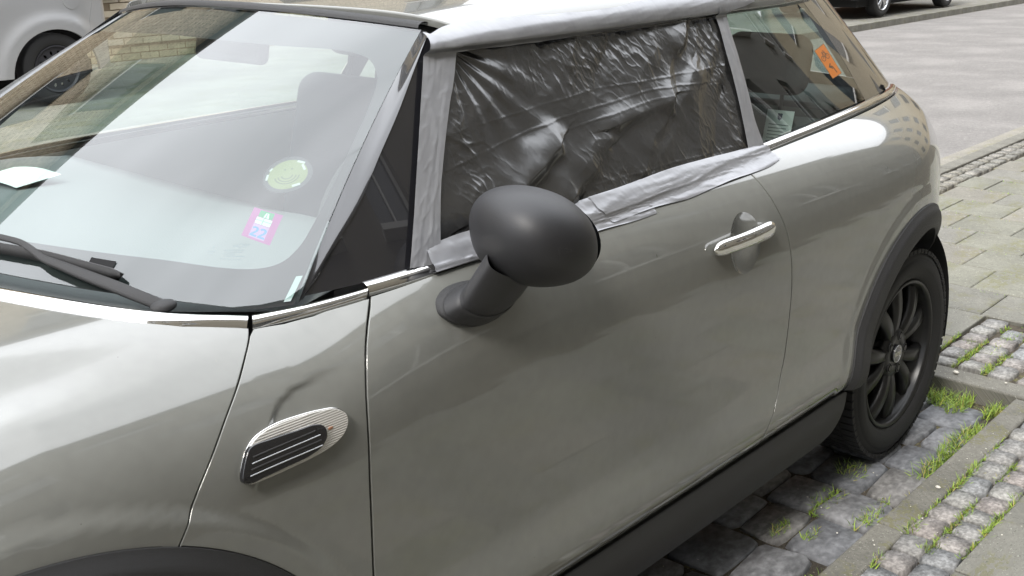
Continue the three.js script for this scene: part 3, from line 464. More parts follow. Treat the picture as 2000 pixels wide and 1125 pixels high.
{
  const lo = [], hi = [], topX = sym([0, 0.18, 0.386, 0.474, 0.551, 0.609, 0.655, 0.685], [0.163, 0.178, 0.227, 0.262, 0.299, 0.344, 0.396, 0.446]), topY = sym([0, 0.18, 0.386, 0.474, 0.551, 0.609, 0.655, 0.685], [1.006, 1.005, 1.002, 0.998, 0.992, 0.983, 0.974, 0.966]);
  for (let i = 0; i <= 30; i++) { const z = lerp(-0.7065, 0.7065, i / 30), x = min(lowX(z), 0.434), q = B(x - 0.002, onB(x - 0.002, z)), zt = z * 0.971; lo.push(q); hi.push([min(topX(zt), 0.4485), topY(zt), zt]); }
  stripMesh('bonnet_trim', lo, hi, 0.011, car, chrome, 90);
  for (const sg of [1, -1]) {
    const m = (l) => (sg > 0 ? l : l.map(([x, y, z]) => [x, y, -z]).reverse()), tz = spline([0.45, 0.532, 0.624], [0.685, 0.712, 0.743]), ty = spline([0.45, 0.532, 0.624], [0.965, 0.967, 0.975]), bz = spline([0.433, 0.519, 0.612], [0.707, 0.729, 0.756]), byy = spline([0.433, 0.519, 0.612], [0.955, 0.955, 0.963]);
    const xs = [0, 0.25, 0.5, 0.75, 1].map((t) => lerp(0.4385, 0.609, t));
    stripMesh('wing_trim', m(xs.map((x) => [x, byy(x), bz(x)])), m(xs.map((x) => [x + 0.0145, ty(x + 0.0145), tz(x + 0.0145)])), 0.010);
    const seg = (x0, x1, n, nm) => { const q = Array.from({ length: n + 1 }, (_, i) => lerp(x0, x1, i / n)); stripMesh(nm, m(q.map((x) => [x, beltY(x) - 0.005, beltZ(x) + 0.004])), m(q.map((x) => [x, beltY(x) + 0.014, beltZ(x) - 0.014])), 0.009, car, chrome, 60); };
    seg(0.6185, 1.655, 16, 'door_trim'); seg(1.661, 2.86, 24, 'quarter_trim');
  }
}
// ---- windscreen
const screen = mesh('windscreen', panel([[-1, 0.02], [-0.93, 0], [0.93, 0], [1, 0.02], [1, 1], [-1, 1]], WS, 0.04, { uvs: 0.5 }), glass, car);
const under = (f, d) => (s, t) => { const e = 1e-3, p = f(s, t), a = f(s + e, t), b = f(s - e, t), c = f(s, t + e), q = f(s, t - e), n = V(a[0] - b[0], a[1] - b[1], a[2] - b[2]).cross(V(c[0] - q[0], c[1] - q[1], c[2] - q[2])).normalize(); if (n.y < 0) n.negate(); return [p[0] - n.x * d, p[1] - n.y * d, p[2] - n.z * d]; };
{
  const clear = curve([[0, 0.862], [0.297, 0.858], [0.565, 0.862], [0.801, 0.874], [0.893, 0.855], [0.950, 0.790], [0.972, 0.682], [0.980, 0.520], [0.982, 0.375], [0.980, 0.243], [0.975, 0.175], [0.960, 0.130], [0.920, 0.109], [0.775, 0.106], [0.593, 0.100], [0.3, 0.092], [0, 0.090]], 70), f = 0.997;
  const right = [[0, 1], [f, 1], [f, 0.002], [0, 0.002], ...[...clear].reverse()], left = right.map(([s, t]) => [-s, t]);
  mesh('frit_band', panel([right, left], under(WS, 0.005), 0.03), frit, screen);
  mesh('header_seal', merge([gridGeo(60, 5, (a, b) => { const s = lerp(-1.0, 0.985, a), p = WS(s, 1), t = b * PI; return [p[0] + 0.002 + 0.018 * (1 - cos(t)) / 2 * 1.4, p[1] + 0.002 + 0.007 * sin(t) + b * 0.006, p[2]]; })]), cladding, car);
}
// A-pillar covers between the screen and the side glass
for (const sg of [1, -1]) {
  const e2 = spline([0.972, 0.982, 1.040, 1.085, 1.144, 1.198, 1.255, 1.32], [0.527, 0.540, 0.606, 0.660, 0.723, 0.786, 0.850, 0.925]);
  const P = (a, t) => { const p = WS(1.001, t), y = lerp(0.972, 1.318, t), x = e2(y), q = sg > 0 ? [x, y, sideGlassZ(x, y) + 0.004] : [p[0] + 0.03, p[1] - 0.03, p[2] + 0.012], k = (sg > 0 ? 1 : 0.3) * sin(PI * pow(clamp(a), 2.5)) * 0.0025; return [lerp(p[0], q[0], a) - 0.25 * k, lerp(p[1], q[1], a) + 0.75 * k, sg * (lerp(p[2], q[2], a) + 0.6 * k)]; };
  mesh('pillar_cover', gridGeo(12, 30, P, { flip: sg < 0 }), glossBlack, car);
  if (sg > 0) mesh('corner_pane', panel([[0.530, 0.975], [0.541, 0.983], [0.606, 1.040], [0.660, 1.085], [0.723, 1.144], [0.786, 1.198], [0.850, 1.255], [0.918, 1.312], [0.95, 1.30], [0.80, 0.99], [0.7, 0.982]], (x, y) => [x, y, sg * sideGlassZ(x, y)], 0.02, { flip: sg < 0, lift: 0.001 }), glossBlack, car);
}
// ---- roof
{
  const front = [], back = [];
  for (let i = 0; i <= 40; i++) { const a = lerp(0.0, PI, i / 40), z = cos(a) * roofW(0.93), s = clamp(z / 0.53, -1.12, 1.12); front.push([0.865 + 0.085 * s * s + 0.030, clamp(a, 0.02, PI - 0.02)]); }
  for (let i = 0; i <= 20; i++) { const a = lerp(PI - 0.02, 0.02, i / 20); back.push([2.60 - 0.1 * pow(abs(cos(a)), 3), a]); }
  mesh('roof', panel([...front, ...back], RF_, 0.02, { rim: 0.01, round: 0.004 }), paint, car);
  mesh('roof_lining', gridGeo(30, 24, (a, b) => { const p = RF_(lerp(0.95, 2.5, a), lerp(0.12, PI - 0.12, b)); return [p[0], p[1] - 0.03, p[2] * 0.97]; }), std({ color: rgb(0.28, 0.28, 0.27), roughness: 0.95 }), car);
}
// ---- rear side glass, C-pillar, tailgate
for (const sg of [1, -1]) {
  const GS = (x, y) => [x, y, sg * sideGlassZ(x, y)], o = { flip: sg < 0 };
  mesh('quarter_window', panel([[1.785, 1.016], [2.0, 1.018], [2.3, 1.021], [2.50, 1.021], [2.49, 1.12], [2.45, 1.22], [2.40, 1.290], [1.87, 1.290]], GS, 0.02, o), sideGlass, car);
  mesh('rear_pillar', panel([[2.502, 1.018], [2.93, 1.02], [2.88, 1.1], [2.80, 1.2], [2.73, 1.292], [2.403, 1.292], [2.453, 1.22], [2.493, 1.12]], GS, 0.015, o), glossBlack, car);
  mesh('centre_pillar', panel([[1.70, 1.005], [1.783, 1.01], [1.868, 1.29], [1.80, 1.29]], GS, 0.02, o), glossBlack, car);
  if (sg < 0) mesh('door_window', panel([[0.78, 1.0], [1.698, 1.012], [1.798, 1.288], [1.06, 1.288]], GS, 0.03, o), sideGlass, car);
}
{
  const xr = (y) => 2.985 - 1.0 * max(0, y - 0.98), TG = (z, y) => [xr(y) - 0.62 * z * z, y, z];
  mesh('tailgate', panel([[[-0.60, 0.36], [0.60, 0.36], [0.60, 1.035], [-0.60, 1.035]]], TG, 0.03, {}), paint, car);
  mesh('tailgate_frame', panel([[[-0.51, 1.036], [-0.43, 1.036], [-0.37, 1.25], [-0.40, 1.335]], [[0.43, 1.036], [0.51, 1.036], [0.40, 1.335], [0.37, 1.25]], [[-0.37, 1.25], [0.37, 1.25], [0.40, 1.335], [-0.40, 1.335]]], TG, 0.03, {}), glossBlack, car);
  mesh('tailgate_window', panel([[-0.43, 1.038], [0.43, 1.038], [0.37, 1.248], [-0.37, 1.248]], TG, 0.03, {}), sideGlass, car);
}
// ---- cabin
{
  const dash = gridGeo(40, 16, (a, b) => { const z = lerp(-0.70, 0.70, a), x0 = wsX(z) + 0.03, t = b, x = lerp(x0, 0.86, min(1, t * 1.3)), y = t < 0.75 ? 0.962 + 0.018 * sin(PI * t / 0.75) + 0.022 * exp(-pow((z - 0.37) / 0.2, 2)) * smooth(0.2, 0.7, t) : lerp(0.965, 0.62, (t - 0.75) / 0.25); return [x, min(y, wsY(z) - 0.015 + t * 0.08), z]; });
  mesh('dashboard', dash, std({ color: rgb(0.17, 0.175, 0.18), roughness: 0.85, bumpMap: at_(fine, 6), bumpScale: 0.0005 }), car);
  const wheelG = merge([new THREE.TorusGeometry(0.183, 0.0145, 12, 48), new THREE.CylinderGeometry(0.07, 0.06, 0.04, 24).rotateX(PI / 2), rbox(0.3, 0.03, 0.014, 0.006), rbox(0.03, 0.17, 0.014, 0.006).translate(0, -0.085, 0)]);
  wheelG.rotateY(PI / 2).rotateZ(-0.42).translate(0.97, 0.93, 0.37); mesh('steering_wheel', wheelG, trim, car);
  const seat = (x, z, w, hb) => { const s = new THREE.Group(); s.name = 'seat'; s.position.set(x, 0, z); car.add(s);
    mesh('seat_cushion', rbox(0.5, 0.16, w, 0.06, 4).rotateZ(0.08).translate(-0.12, 0.46, 0), seatCloth, s);
    mesh('seat_back', rbox(0.14, hb, w, 0.06, 5).rotateZ(-0.26).translate(0.2, 0.50 + hb / 2, 0), seatCloth, s);
    mesh('head_restraint', merge([rbox(0.10, 0.17, 0.26, 0.045, 5).rotateZ(-0.2).translate(0.29, 0.57 + hb + 0.06, 0), ...[-0.06, 0.06].map((q) => new THREE.CylinderGeometry(0.006, 0.006, 0.12, 8).rotateZ(-0.2).translate(0.275, 0.50 + hb + 0.02, q))]), seatCloth, s); return s; };
  seat(1.28, 0.37, 0.48, 0.62); seat(1.28, -0.37, 0.48, 0.62);
  const rs = seat(2.14, 0.37, 0.56, 0.48); seat(2.14, -0.37, 0.56, 0.48);
  // printed notice hanging on the rear seat
  const c = document.createElement('canvas'); c.width = 128; c.height = 160; const k = c.getContext('2d'); k.fillStyle = '#e9ebe8'; k.fillRect(0, 0, 128, 160); k.fillStyle = '#33405a'; k.beginPath(); k.moveTo(52, 14); k.lineTo(76, 14); k.lineTo(74, 36); k.lineTo(64, 46); k.lineTo(54, 36); k.fill(); k.fillStyle = '#8b9190'; for (let i = 0; i < 6; i++) k.fillRect(16, 62 + i * 15, 96 - (i % 3) * 9, 5);
  const t = new THREE.CanvasTexture(c); t.colorSpace = THREE.SRGBColorSpace;
  mesh('notice_tag', new THREE.BoxGeometry(0.002, 0.10, 0.082).rotateZ(-0.26).translate(0.176, 0.95, 0.11), [std({ color: rgb(0.8, 0.8, 0.78), roughness: 0.7 }), std({ map: t, roughness: 0.7 }), ...Array(4).fill(std({ color: rgb(0.8, 0.8, 0.78) }))], rs);
  const sidePanelMat = std({ color: rgb(0.26, 0.265, 0.27), roughness: 0.85 });
  for (const sg of [1, -1]) mesh('side_trim', gridGeo(20, 4, (a, b) => { const x = lerp(0.6, 2.8, a), y = lerp(0.3, beltY(x) - 0.006, b); return [x, y, sg * (min(sideZ(x, y), beltZ(x)) - 0.055)]; }), sidePanelMat, car);
  mesh('parcel_shelf', rbox(0.38, 0.02, 1.1, 0.008).translate(2.68, 0.99, 0), trim, car);
  mesh('interior_mirror', rbox(0.03, 0.065, 0.24, 0.02, 3).rotateZ(-0.2).translate(0.90, 1.27, 0.01), trim, car);
}

// ---- door mirror: foot, neck and egg-shaped housing in black plastic
{
  const m = new THREE.Group(); m.name = 'door_mirror'; car.add(m);
  const c = V(0.832, 1.033, 0.892), ax = [0.098, 0.079, 0.108]; // half sizes: along the car, up, outwards
  const housing = gridGeo(64, 40, (a, b) => {
    const th = a * 2 * PI, ph = b * PI, ny = cos(ph), nx = sin(ph) * cos(th), nz = sin(ph) * sin(th), e = 2.25, k = pow(pow(abs(nx), e) + pow(abs(ny), e) + pow(abs(nz), e), -1 / e);
    let x = nx * k * ax[0], y = ny * k * ax[1], z = nz * k * ax[2];
    y *= 1 - 0.12 * z / ax[2] * (y < 0 ? 1 : 0.4); x += 0.010 * (y / ax[1]) * -1 + 0.018 * (z / ax[2]) * -1; y += -0.016 * (x / ax[0]);
    if (x > 0.052) x = 0.052 + (x - 0.052) * 0.12; // flat at the back, where the mirror glass sits
    return [c.x + x, c.y + y, c.z + z];
  }, { closeU: true, flip: true });
  mesh('housing', housing, (() => { // plastic with dust and the scuffs on its face
    const c = document.createElement('canvas'); c.width = c.height = 1024; const k = c.getContext('2d'), r = rng(5); k.fillStyle = '#c8c8cb'; k.fillRect(0, 0, 1024, 1024);
    for (let i = 0; i < 2600; i++) { const q = 190 + floor(r() * 40); k.fillStyle = `rgba(${q},${q},${q},0.5)`; k.fillRect(r() * 1024, r() * 1024, 1 + r() * 2.5, 1 + r() * 2.5); }
    k.strokeStyle = '#ffffff'; k.lineCap = 'round'; k.lineWidth = 3; const sx = 0.3 * 1024, sy = 0.5 * 1024; k.beginPath(); k.moveTo(sx + 18, sy - 20); k.lineTo(sx + 16, sy + 24); k.moveTo(sx + 8, sy - 20); k.lineTo(sx + 14, sy - 24); k.stroke(); k.lineWidth = 4; k.beginPath(); k.arc(sx - 12, sy - 4, 9, 0.6, 5.2); k.stroke(); k.beginPath(); k.arc(sx - 4, sy - 18, 3, 0, 6); k.stroke(); k.beginPath(); k.moveTo(0.604 * 1024 - 8, 0.60 * 1024); k.lineTo(0.604 * 1024 + 8, 0.612 * 1024); k.stroke();
    const t = new THREE.CanvasTexture(c); t.flipY = false; t.colorSpace = THREE.SRGBColorSpace; const q = mirrorPlastic.clone(); q.map = t; q.color = rgb(0.030, 0.030, 0.032); return q; })(), m);
  mesh('mirror_glass', (() => { const q = new THREE.CircleGeometry(1, 40); q.scale(0.088, 0.060, 1).rotateY(PI / 2).translate(c.x + 0.0615, c.y - 0.012, c.z - 0.004); return q; })(), std({ color: rgb(0.7, 0.72, 0.74), metalness: 1, roughness: 0.03 }), m);
  const foot = curve([[0.706, 0.941], [0.701, 0.926], [0.713, 0.912], [0.744, 0.897], [0.781, 0.893], [0.818, 0.900], [0.838, 0.915], [0.838, 0.935], [0.803, 0.952], [0.763, 0.957], [0.728, 0.953]], 44, true), cx = 0.770, cy = 0.926, n = foot.length;
  const ringAt = (i, L) => { const p = foot[i % n], k = L.k; return [L.x + (p[0] - cx) * k, L.y + (p[1] - cy) * k * L.v, 0].map((q, j) => j < 2 ? q : 0).concat([p]); };
  const layers = [[0, 1, 0, 0, 0], [0.007, 1.0, 0, 0, 0], [0.012, 0.965, 0, 0.001, 0], [0.0125, 0.93, 0, 0.001, 0], [0.030, 0.88, 0.004, 0.012, 0], [0.0345, 0.83, 0.005, 0.015, 0], [0.0335, 0.815, 0.005, 0.016, 0], [0.0385, 0.80, 0.006, 0.019, 0], [0.052, 0.84, 0.007, 0.036, 0], [0.078, 0.86, 0.026, 0.084, 0]];
  const neck = (l0, l1) => gridGeo(n, l1 - l0, (a, b) => { const [o, k, dx, dy] = layers[l0 + round(b * (l1 - l0))], p = foot[round(a * n) % n], x = cx + (p[0] - cx) * k, y = cy + (p[1] - cy) * k; return [x + dx, y + dy, sideZ(x, y) + o - 0.3 * dy * 0]; }, { closeU: true, flip: true });
  mesh('gasket', neck(0, 3), cladding, m); mesh('foot', neck(3, 6), mirrorPlastic, m); mesh('neck', neck(6, 9), mirrorPlastic, m);
}
// ---- side vent with the clear indicator lens and black louvres
{
  const lens = curve([[0.316, 0.809], [0.327, 0.836], [0.345, 0.852], [0.378, 0.860], [0.419, 0.860], [0.453, 0.857], [0.477, 0.852], [0.490, 0.841], [0.490, 0.829], [0.478, 0.815], [0.456, 0.806], [0.420, 0.801], [0.386, 0.799], [0.353, 0.798], [0.326, 0.800]], 80, true);
  const grille = curve([[0.3145, 0.8085], [0.325, 0.834], [0.335, 0.8445], [0.365, 0.845], [0.405, 0.8435], [0.435, 0.842], [0.447, 0.836], [0.448, 0.825], [0.437, 0.814], [0.413, 0.808], [0.379, 0.806], [0.347, 0.8045], [0.322, 0.804]], 70, true);
  const base = (x, y) => [x, y, sideZ(x, y) - relief(x, y) + 0.0035 + 0.003 * smooth(0.34, 0.46, x)];
  const v = new THREE.Group(); v.name = 'side_vent'; car.add(v);
  mesh('bezel', panel(lens, base, 0.006, { rim: 0.016, round: 0.002 }), chrome, v);
  const ribs = tex(128, (a, b) => { const k = 150 + 90 * sin(b * 2 * PI * 8); return [k, k, k]; }, { srgb: false });
  const inLens = lens.map(([x, y]) => [lerp(x, 0.405, 0.014), lerp(y, 0.829, 0.045)]);
  mesh('indicator_lens', panel(inLens, base, 0.005, { rim: 0.004, round: 0.0015, lift: 0.0035, uvs: 40 }), phy({ color: rgb(0.56, 0.545, 0.51), roughness: 0.18, metalness: 0.35, clearcoat: 1, clearcoatRoughness: 0.02, bumpMap: ribs, bumpScale: 0.0009 }), v);
  mesh('bulb', new THREE.SphereGeometry(0.0045, 12, 8).scale(1.0, 0.55, 0.2).translate(0.459, 0.832, base(0.459, 0.832)[2] + 0.0045), std({ color: rgb(0.34, 0.17, 0.10), roughness: 0.4 }), v);
  const gr = mesh('louvre_panel', panel(grille, base, 0.006, { rim: 0.006, round: 0.002, lift: 0.0085 }), glossBlack, v);
  for (let k = 0; k < 4; k++) { // fine raised lines on the insert, every other one bright
    const y = 0.8135 + k * 0.0074, x0 = 0.3235 + k * 0.0032, x1 = 0.438 - (k === 3 ? 0.006 : 0), st = []; for (let i = 0; i <= 10; i++) { const x = lerp(x0, x1, i / 10), p = base(x, y + 0.0025 * i / 10); st.push({ o: [x, p[1], p[2] + 0.0083], a: [0, 1, 0.3], b: [0, -0.3, 1] }); }
    mesh('louvre', loft(st, ellipse(k % 2 ? 0.0014 : 0.0008, k % 2 ? 0.0014 : 0.0010, 8)), k % 2 ? cladding : alloy, gr); }
}
// ---- wipers
{
  const up = under(WS, -0.012), at = (s, t, h = 0) => { const f = under(WS, -h); return f(s, t); };
  const w = new THREE.Group(); w.name = 'wiper'; car.add(w);
  const path = [[0.840, -0.022, 0.006], [0.80, -0.012, 0.012], [0.75, 0.002, 0.014], [0.688, 0.016, 0.015], [0.62, 0.030, 0.016], [0.564, 0.040, 0.017], [0.52, 0.055, 0.019], [0.480, 0.066, 0.020], [0.42, 0.069, 0.021], [0.33, 0.068, 0.021]].map(([s, t, h]) => at(s, t, h));
  const C3 = new THREE.CatmullRomCurve3(path.map((p) => V(...p))), st = [];
  for (let i = 0; i <= 40; i++) { const t = i / 40, p = C3.getPointAt(t), d = C3.getTangentAt(t), n = V(-0.5, 0.85, 0.1).normalize(), b = d.clone().cross(n).normalize(); st.push({ o: p.toArray(), a: b.toArray(), b: n.toArray(), s: 1 - 0.45 * smooth(0.2, 0.75, t) }); }
  mesh('wiper_arm', loft(st, ellipse(0.0095, 0.0055, 12, 3)), cladding, w);
  mesh('pivot_cap', moved(new THREE.SphereGeometry(0.015, 20, 12).scale(1.3, 0.6, 1.1), ...path[0]), cladding, w);
  const bl = [[0.745, 0.034], [0.65, 0.045], [0.55, 0.053], [0.42, 0.052], [0.25, 0.05], [0.0, 0.048], [-0.2, 0.046]], F3 = new THREE.CatmullRomCurve3(bl.map(([s, t]) => V(...at(s, t, 0.013)))), sb = [];
  for (let i = 0; i <= 40; i++) { const t = i / 40, p = F3.getPointAt(t), d = F3.getTangentAt(t), n = V(-0.5, 0.85, 0.1).normalize(), b = d.clone().cross(n).normalize(); sb.push({ o: p.toArray(), a: b.toArray(), b: n.toArray(), s: i === 0 ? 0.5 : 1 }); }
  mesh('wiper_blade', loft(sb, [[-0.009, -0.005], [0.009, -0.005], [0.006, 0.003], [0.001, 0.009], [-0.004, 0.003]]), cladding, w);
  const fl = [[0.735, 0.030], [0.6, 0.046], [0.4, 0.05], [0, 0.045]].map(([s, t]) => V(...at(s, t, 0.005))); mesh('wiper_rubber', new THREE.TubeGeometry(new THREE.CatmullRomCurve3(fl), 30, 0.004, 6), rubber, w);
}
// ---- stickers behind the windscreen, marks etched in it
function canvasMat(w, h, draw, o = {}) { const c = document.createElement('canvas'); c.width = w; c.height = h; draw(c.getContext('2d'), w, h); const t = new THREE.CanvasTexture(c); t.colorSpace = THREE.SRGBColorSpace; return std({ map: t, roughness: 0.6, ...o }); }
// bilinear patch of the screen's domain: corners top-left, top-right, bottom-right, bottom-left as one looks at the screen
function decal(name, corners, mat, f, parent, n = 12, cut) {
  const q = (a, b) => [0, 1].map((i) => lerp(lerp(corners[0][i], corners[1][i], a), lerp(corners[3][i], corners[2][i], a), 1 - b)), geo = cut
    ? (() => { const p = [], uv = []; for (let i = 0; i < 48; i++) for (const t of [null, i, i + 1]) { const u = t === null ? [0.5, 0.5] : [0.5 + 0.5 * cos(t / 48 * 2 * PI), 0.5 + 0.5 * sin(t / 48 * 2 * PI)]; p.push(...f(...q(...u))); uv.push(...u); } return geoFrom(p, null, uv); })()
    : gridGeo(n, n, (a, b) => f(...q(a, b)));
  return mesh(name, geo, mat, parent);
}
{
  const inside = under(WS, 0.0025);
  tag(decal('round_sticker', [[0.838, 0.432], [0.919, 0.478], [0.957, 0.366], [0.874, 0.318]], canvasMat(256, 256, (k) => {
    k.fillStyle = '#17181b'; k.fillRect(0, 0, 256, 256); k.fillStyle = '#5f6838'; k.beginPath(); k.arc(128, 128, 103, 0, 7); k.fill();
    k.fillStyle = '#9aa19d'; for (const [x, y, w, h, r] of [[196, 52, 46, 14, 0.5], [210, 92, 12, 44, -0.3], [172, 212, 40, 16, -0.2], [22, 128, 12, 40, 0.1], [36, 76, 22, 10, -1]]) { k.save(); k.translate(x, y); k.rotate(r); k.fillRect(-w / 2, -h / 2, w, h); k.restore(); }
    k.strokeStyle = '#39421f'; k.lineWidth = 7; k.lineCap = 'round'; for (const r of [28, 46, 62]) { k.beginPath(); k.arc(126, 132, r, 0.25, PI - 0.25); k.stroke(); }
    k.fillStyle = '#39421f'; k.beginPath(); k.arc(112, 92, 6, 0, 7); k.arc(150, 92, 6, 0, 7); k.fill();
  }), inside, screen, 12, true), 'round yellow green sticker with arcs inside a grey ring');
  tag(decal('toll_sticker', [[0.8765, 0.285], [0.932, 0.272], [0.9365, 0.180], [0.8845, 0.199]], canvasMat(256, 288, (k) => {
    k.fillStyle = '#8e3a7a'; k.fillRect(0, 0, 256, 288); k.fillStyle = '#7e2a6c'; for (let y = 0; y < 288; y += 14) for (const x0 of [0, 196]) for (let x = x0; x < x0 + 62; x += 14) k.fillRect(x + ((y / 14) % 2) * 7, y, 6, 6);
    k.fillStyle = '#1f7a52'; k.fillRect(66, 8, 124, 64); k.fillStyle = '#b4c4b8'; k.beginPath(); k.moveTo(112, 68); k.lineTo(122, 22); k.lineTo(132, 22); k.lineTo(128, 68); k.fill(); k.beginPath(); k.moveTo(138, 68); k.lineTo(136, 22); k.lineTo(146, 22); k.lineTo(160, 68); k.fill();
    k.fillStyle = '#a9bfb0'; k.fillRect(60, 76, 136, 62); k.fillStyle = '#5f8f78'; k.fillRect(120, 76, 8, 62); k.fillRect(60, 100, 136, 6);
    k.fillStyle = '#97739a'; k.fillRect(58, 142, 140, 128); k.fillStyle = '#1e6fae'; k.font = 'bold 128px sans-serif'; k.textAlign = 'center'; k.fillText('22', 128, 258);
  }), inside, screen), 'pink and green toll sticker with a blue 22');
  decal('glass_mark', [[0.838, 0.163], [0.916, 0.190], [0.925, 0.125], [0.845, 0.118]], canvasMat(256, 128, (k) => {
    k.clearRect(0, 0, 256, 128); k.strokeStyle = k.fillStyle = '#59636b'; k.lineWidth = 4;
    k.font = 'bold 22px sans-serif'; k.fillText('Z', 36, 40); k.fillRect(18, 60, 40, 5); k.fillRect(22, 76, 32, 4); k.beginPath(); k.ellipse(178, 26, 15, 11, 0, 0, 7); k.stroke(); k.fillRect(136, 20, 24, 4); k.fillRect(140, 28, 20, 4); k.fillRect(196, 20, 26, 4); k.fillRect(196, 28, 20, 4);
    for (let i = 0; i < 4; i++) k.fillRect(104 + (i % 2) * 12, 52 + i * 13, 96 - (i % 3) * 18, 5); for (let i = 0; i < 6; i++) { k.beginPath(); k.arc(104 + i * 18, 112, 3.5, 0, 7); k.fill(); }
  }, { transparent: true }), inside, screen);
  decal('vehicle_number_plate', [[0.9875, 0.085], [0.9945, 0.085], [0.9925, 0.012], [0.9855, 0.012]], std({ color: rgb(0.36, 0.42, 0.42), roughness: 0.5 }), under(WS, 0.003), screen, 4);
  decal('black_patch', [[0.640, 0.079], [0.701, 0.078], [0.704, 0.059], [0.645, 0.063]], std({ color: rgb(0.006, 0.006, 0.007), roughness: 0.95 }), under(WS, -0.0015), screen, 3);
  const o = (x, y) => [x, y, sideGlassZ(x, y) + 0.0018];  // mirror image of an orange street sign, painted onto the rear side glass
  tag(decal('painted_sign_reflection', [[2.301, 1.168], [2.395, 1.178], [2.422, 1.099], [2.337, 1.094]], canvasMat(160, 320, (k) => {
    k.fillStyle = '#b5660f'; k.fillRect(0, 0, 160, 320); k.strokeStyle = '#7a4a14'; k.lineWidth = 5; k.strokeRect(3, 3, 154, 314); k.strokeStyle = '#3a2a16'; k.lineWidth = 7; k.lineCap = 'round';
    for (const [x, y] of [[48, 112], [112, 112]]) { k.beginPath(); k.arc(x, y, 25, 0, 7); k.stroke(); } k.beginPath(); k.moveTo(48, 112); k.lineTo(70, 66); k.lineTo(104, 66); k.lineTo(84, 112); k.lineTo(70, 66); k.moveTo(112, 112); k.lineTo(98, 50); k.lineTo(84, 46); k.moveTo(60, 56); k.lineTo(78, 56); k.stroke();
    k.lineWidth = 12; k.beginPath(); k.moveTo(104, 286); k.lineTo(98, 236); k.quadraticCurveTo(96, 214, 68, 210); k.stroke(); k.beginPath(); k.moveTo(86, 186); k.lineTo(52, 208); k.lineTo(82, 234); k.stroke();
  }, { roughness: 0.45 }), o, car, 10), 'painted reflection of an orange street sign with a bicycle and a bent arrow on the rear side window');
}
// ---- wheels
const font = await new FontLoader().loadAsync('fonts/droid/droid_sans_bold.typeface.json');
const lathe = (pts, n = 72) => { const q = new THREE.LatheGeometry(pts.map((p) => new THREE.Vector2(p[0], p[1])), n); q.rotateX(PI / 2); return q; }; // axis along z, +z outwards
function tyreGeo(R, rimR, w, tread = true) {
  const h = w / 2, s = R - rimR, base = lathe([[rimR, -h * 0.80], [rimR + s * 0.25, -h * 0.96], [rimR + s * 0.6, -h], [R - 0.022, -h * 0.90], [R - 0.007, -h * 0.78], [R - 0.004, -h * 0.3], [R - 0.004, h * 0.3], [R - 0.007, h * 0.78], [R - 0.012, h * 0.86], [R - 0.022, h * 0.91], [R - 0.03, h * 0.945], [R - 0.032, h * 0.935], [rimR + s * 0.62, h], [rimR + s * 0.42, h * 0.995], [rimR + s * 0.40, h * 0.98], [rimR + s * 0.22, h * 0.96], [rimR + 0.010, h * 0.86], [rimR + 0.004, h * 0.80], [rimR - 0.004, h * 0.74]], 96);
  if (!tread) return base;
  const bl = [], b0 = new THREE.BoxGeometry(0.021, 0.012, w * 0.2);
  for (let i = 0; i < 72; i++) for (const [k, z, ww] of [[0, 0.36, 0.2], [0, -0.36, 0.2], [0.5, 0.12, 0.19], [0.5, -0.12, 0.19]]) { const q = b0.clone(); q.translate(0, R - 0.0085, 0).rotateZ((i + k) / 72 * 2 * PI).translate(0, 0, z * w); bl.push(q); }
  return merge([base, ...bl]);
}
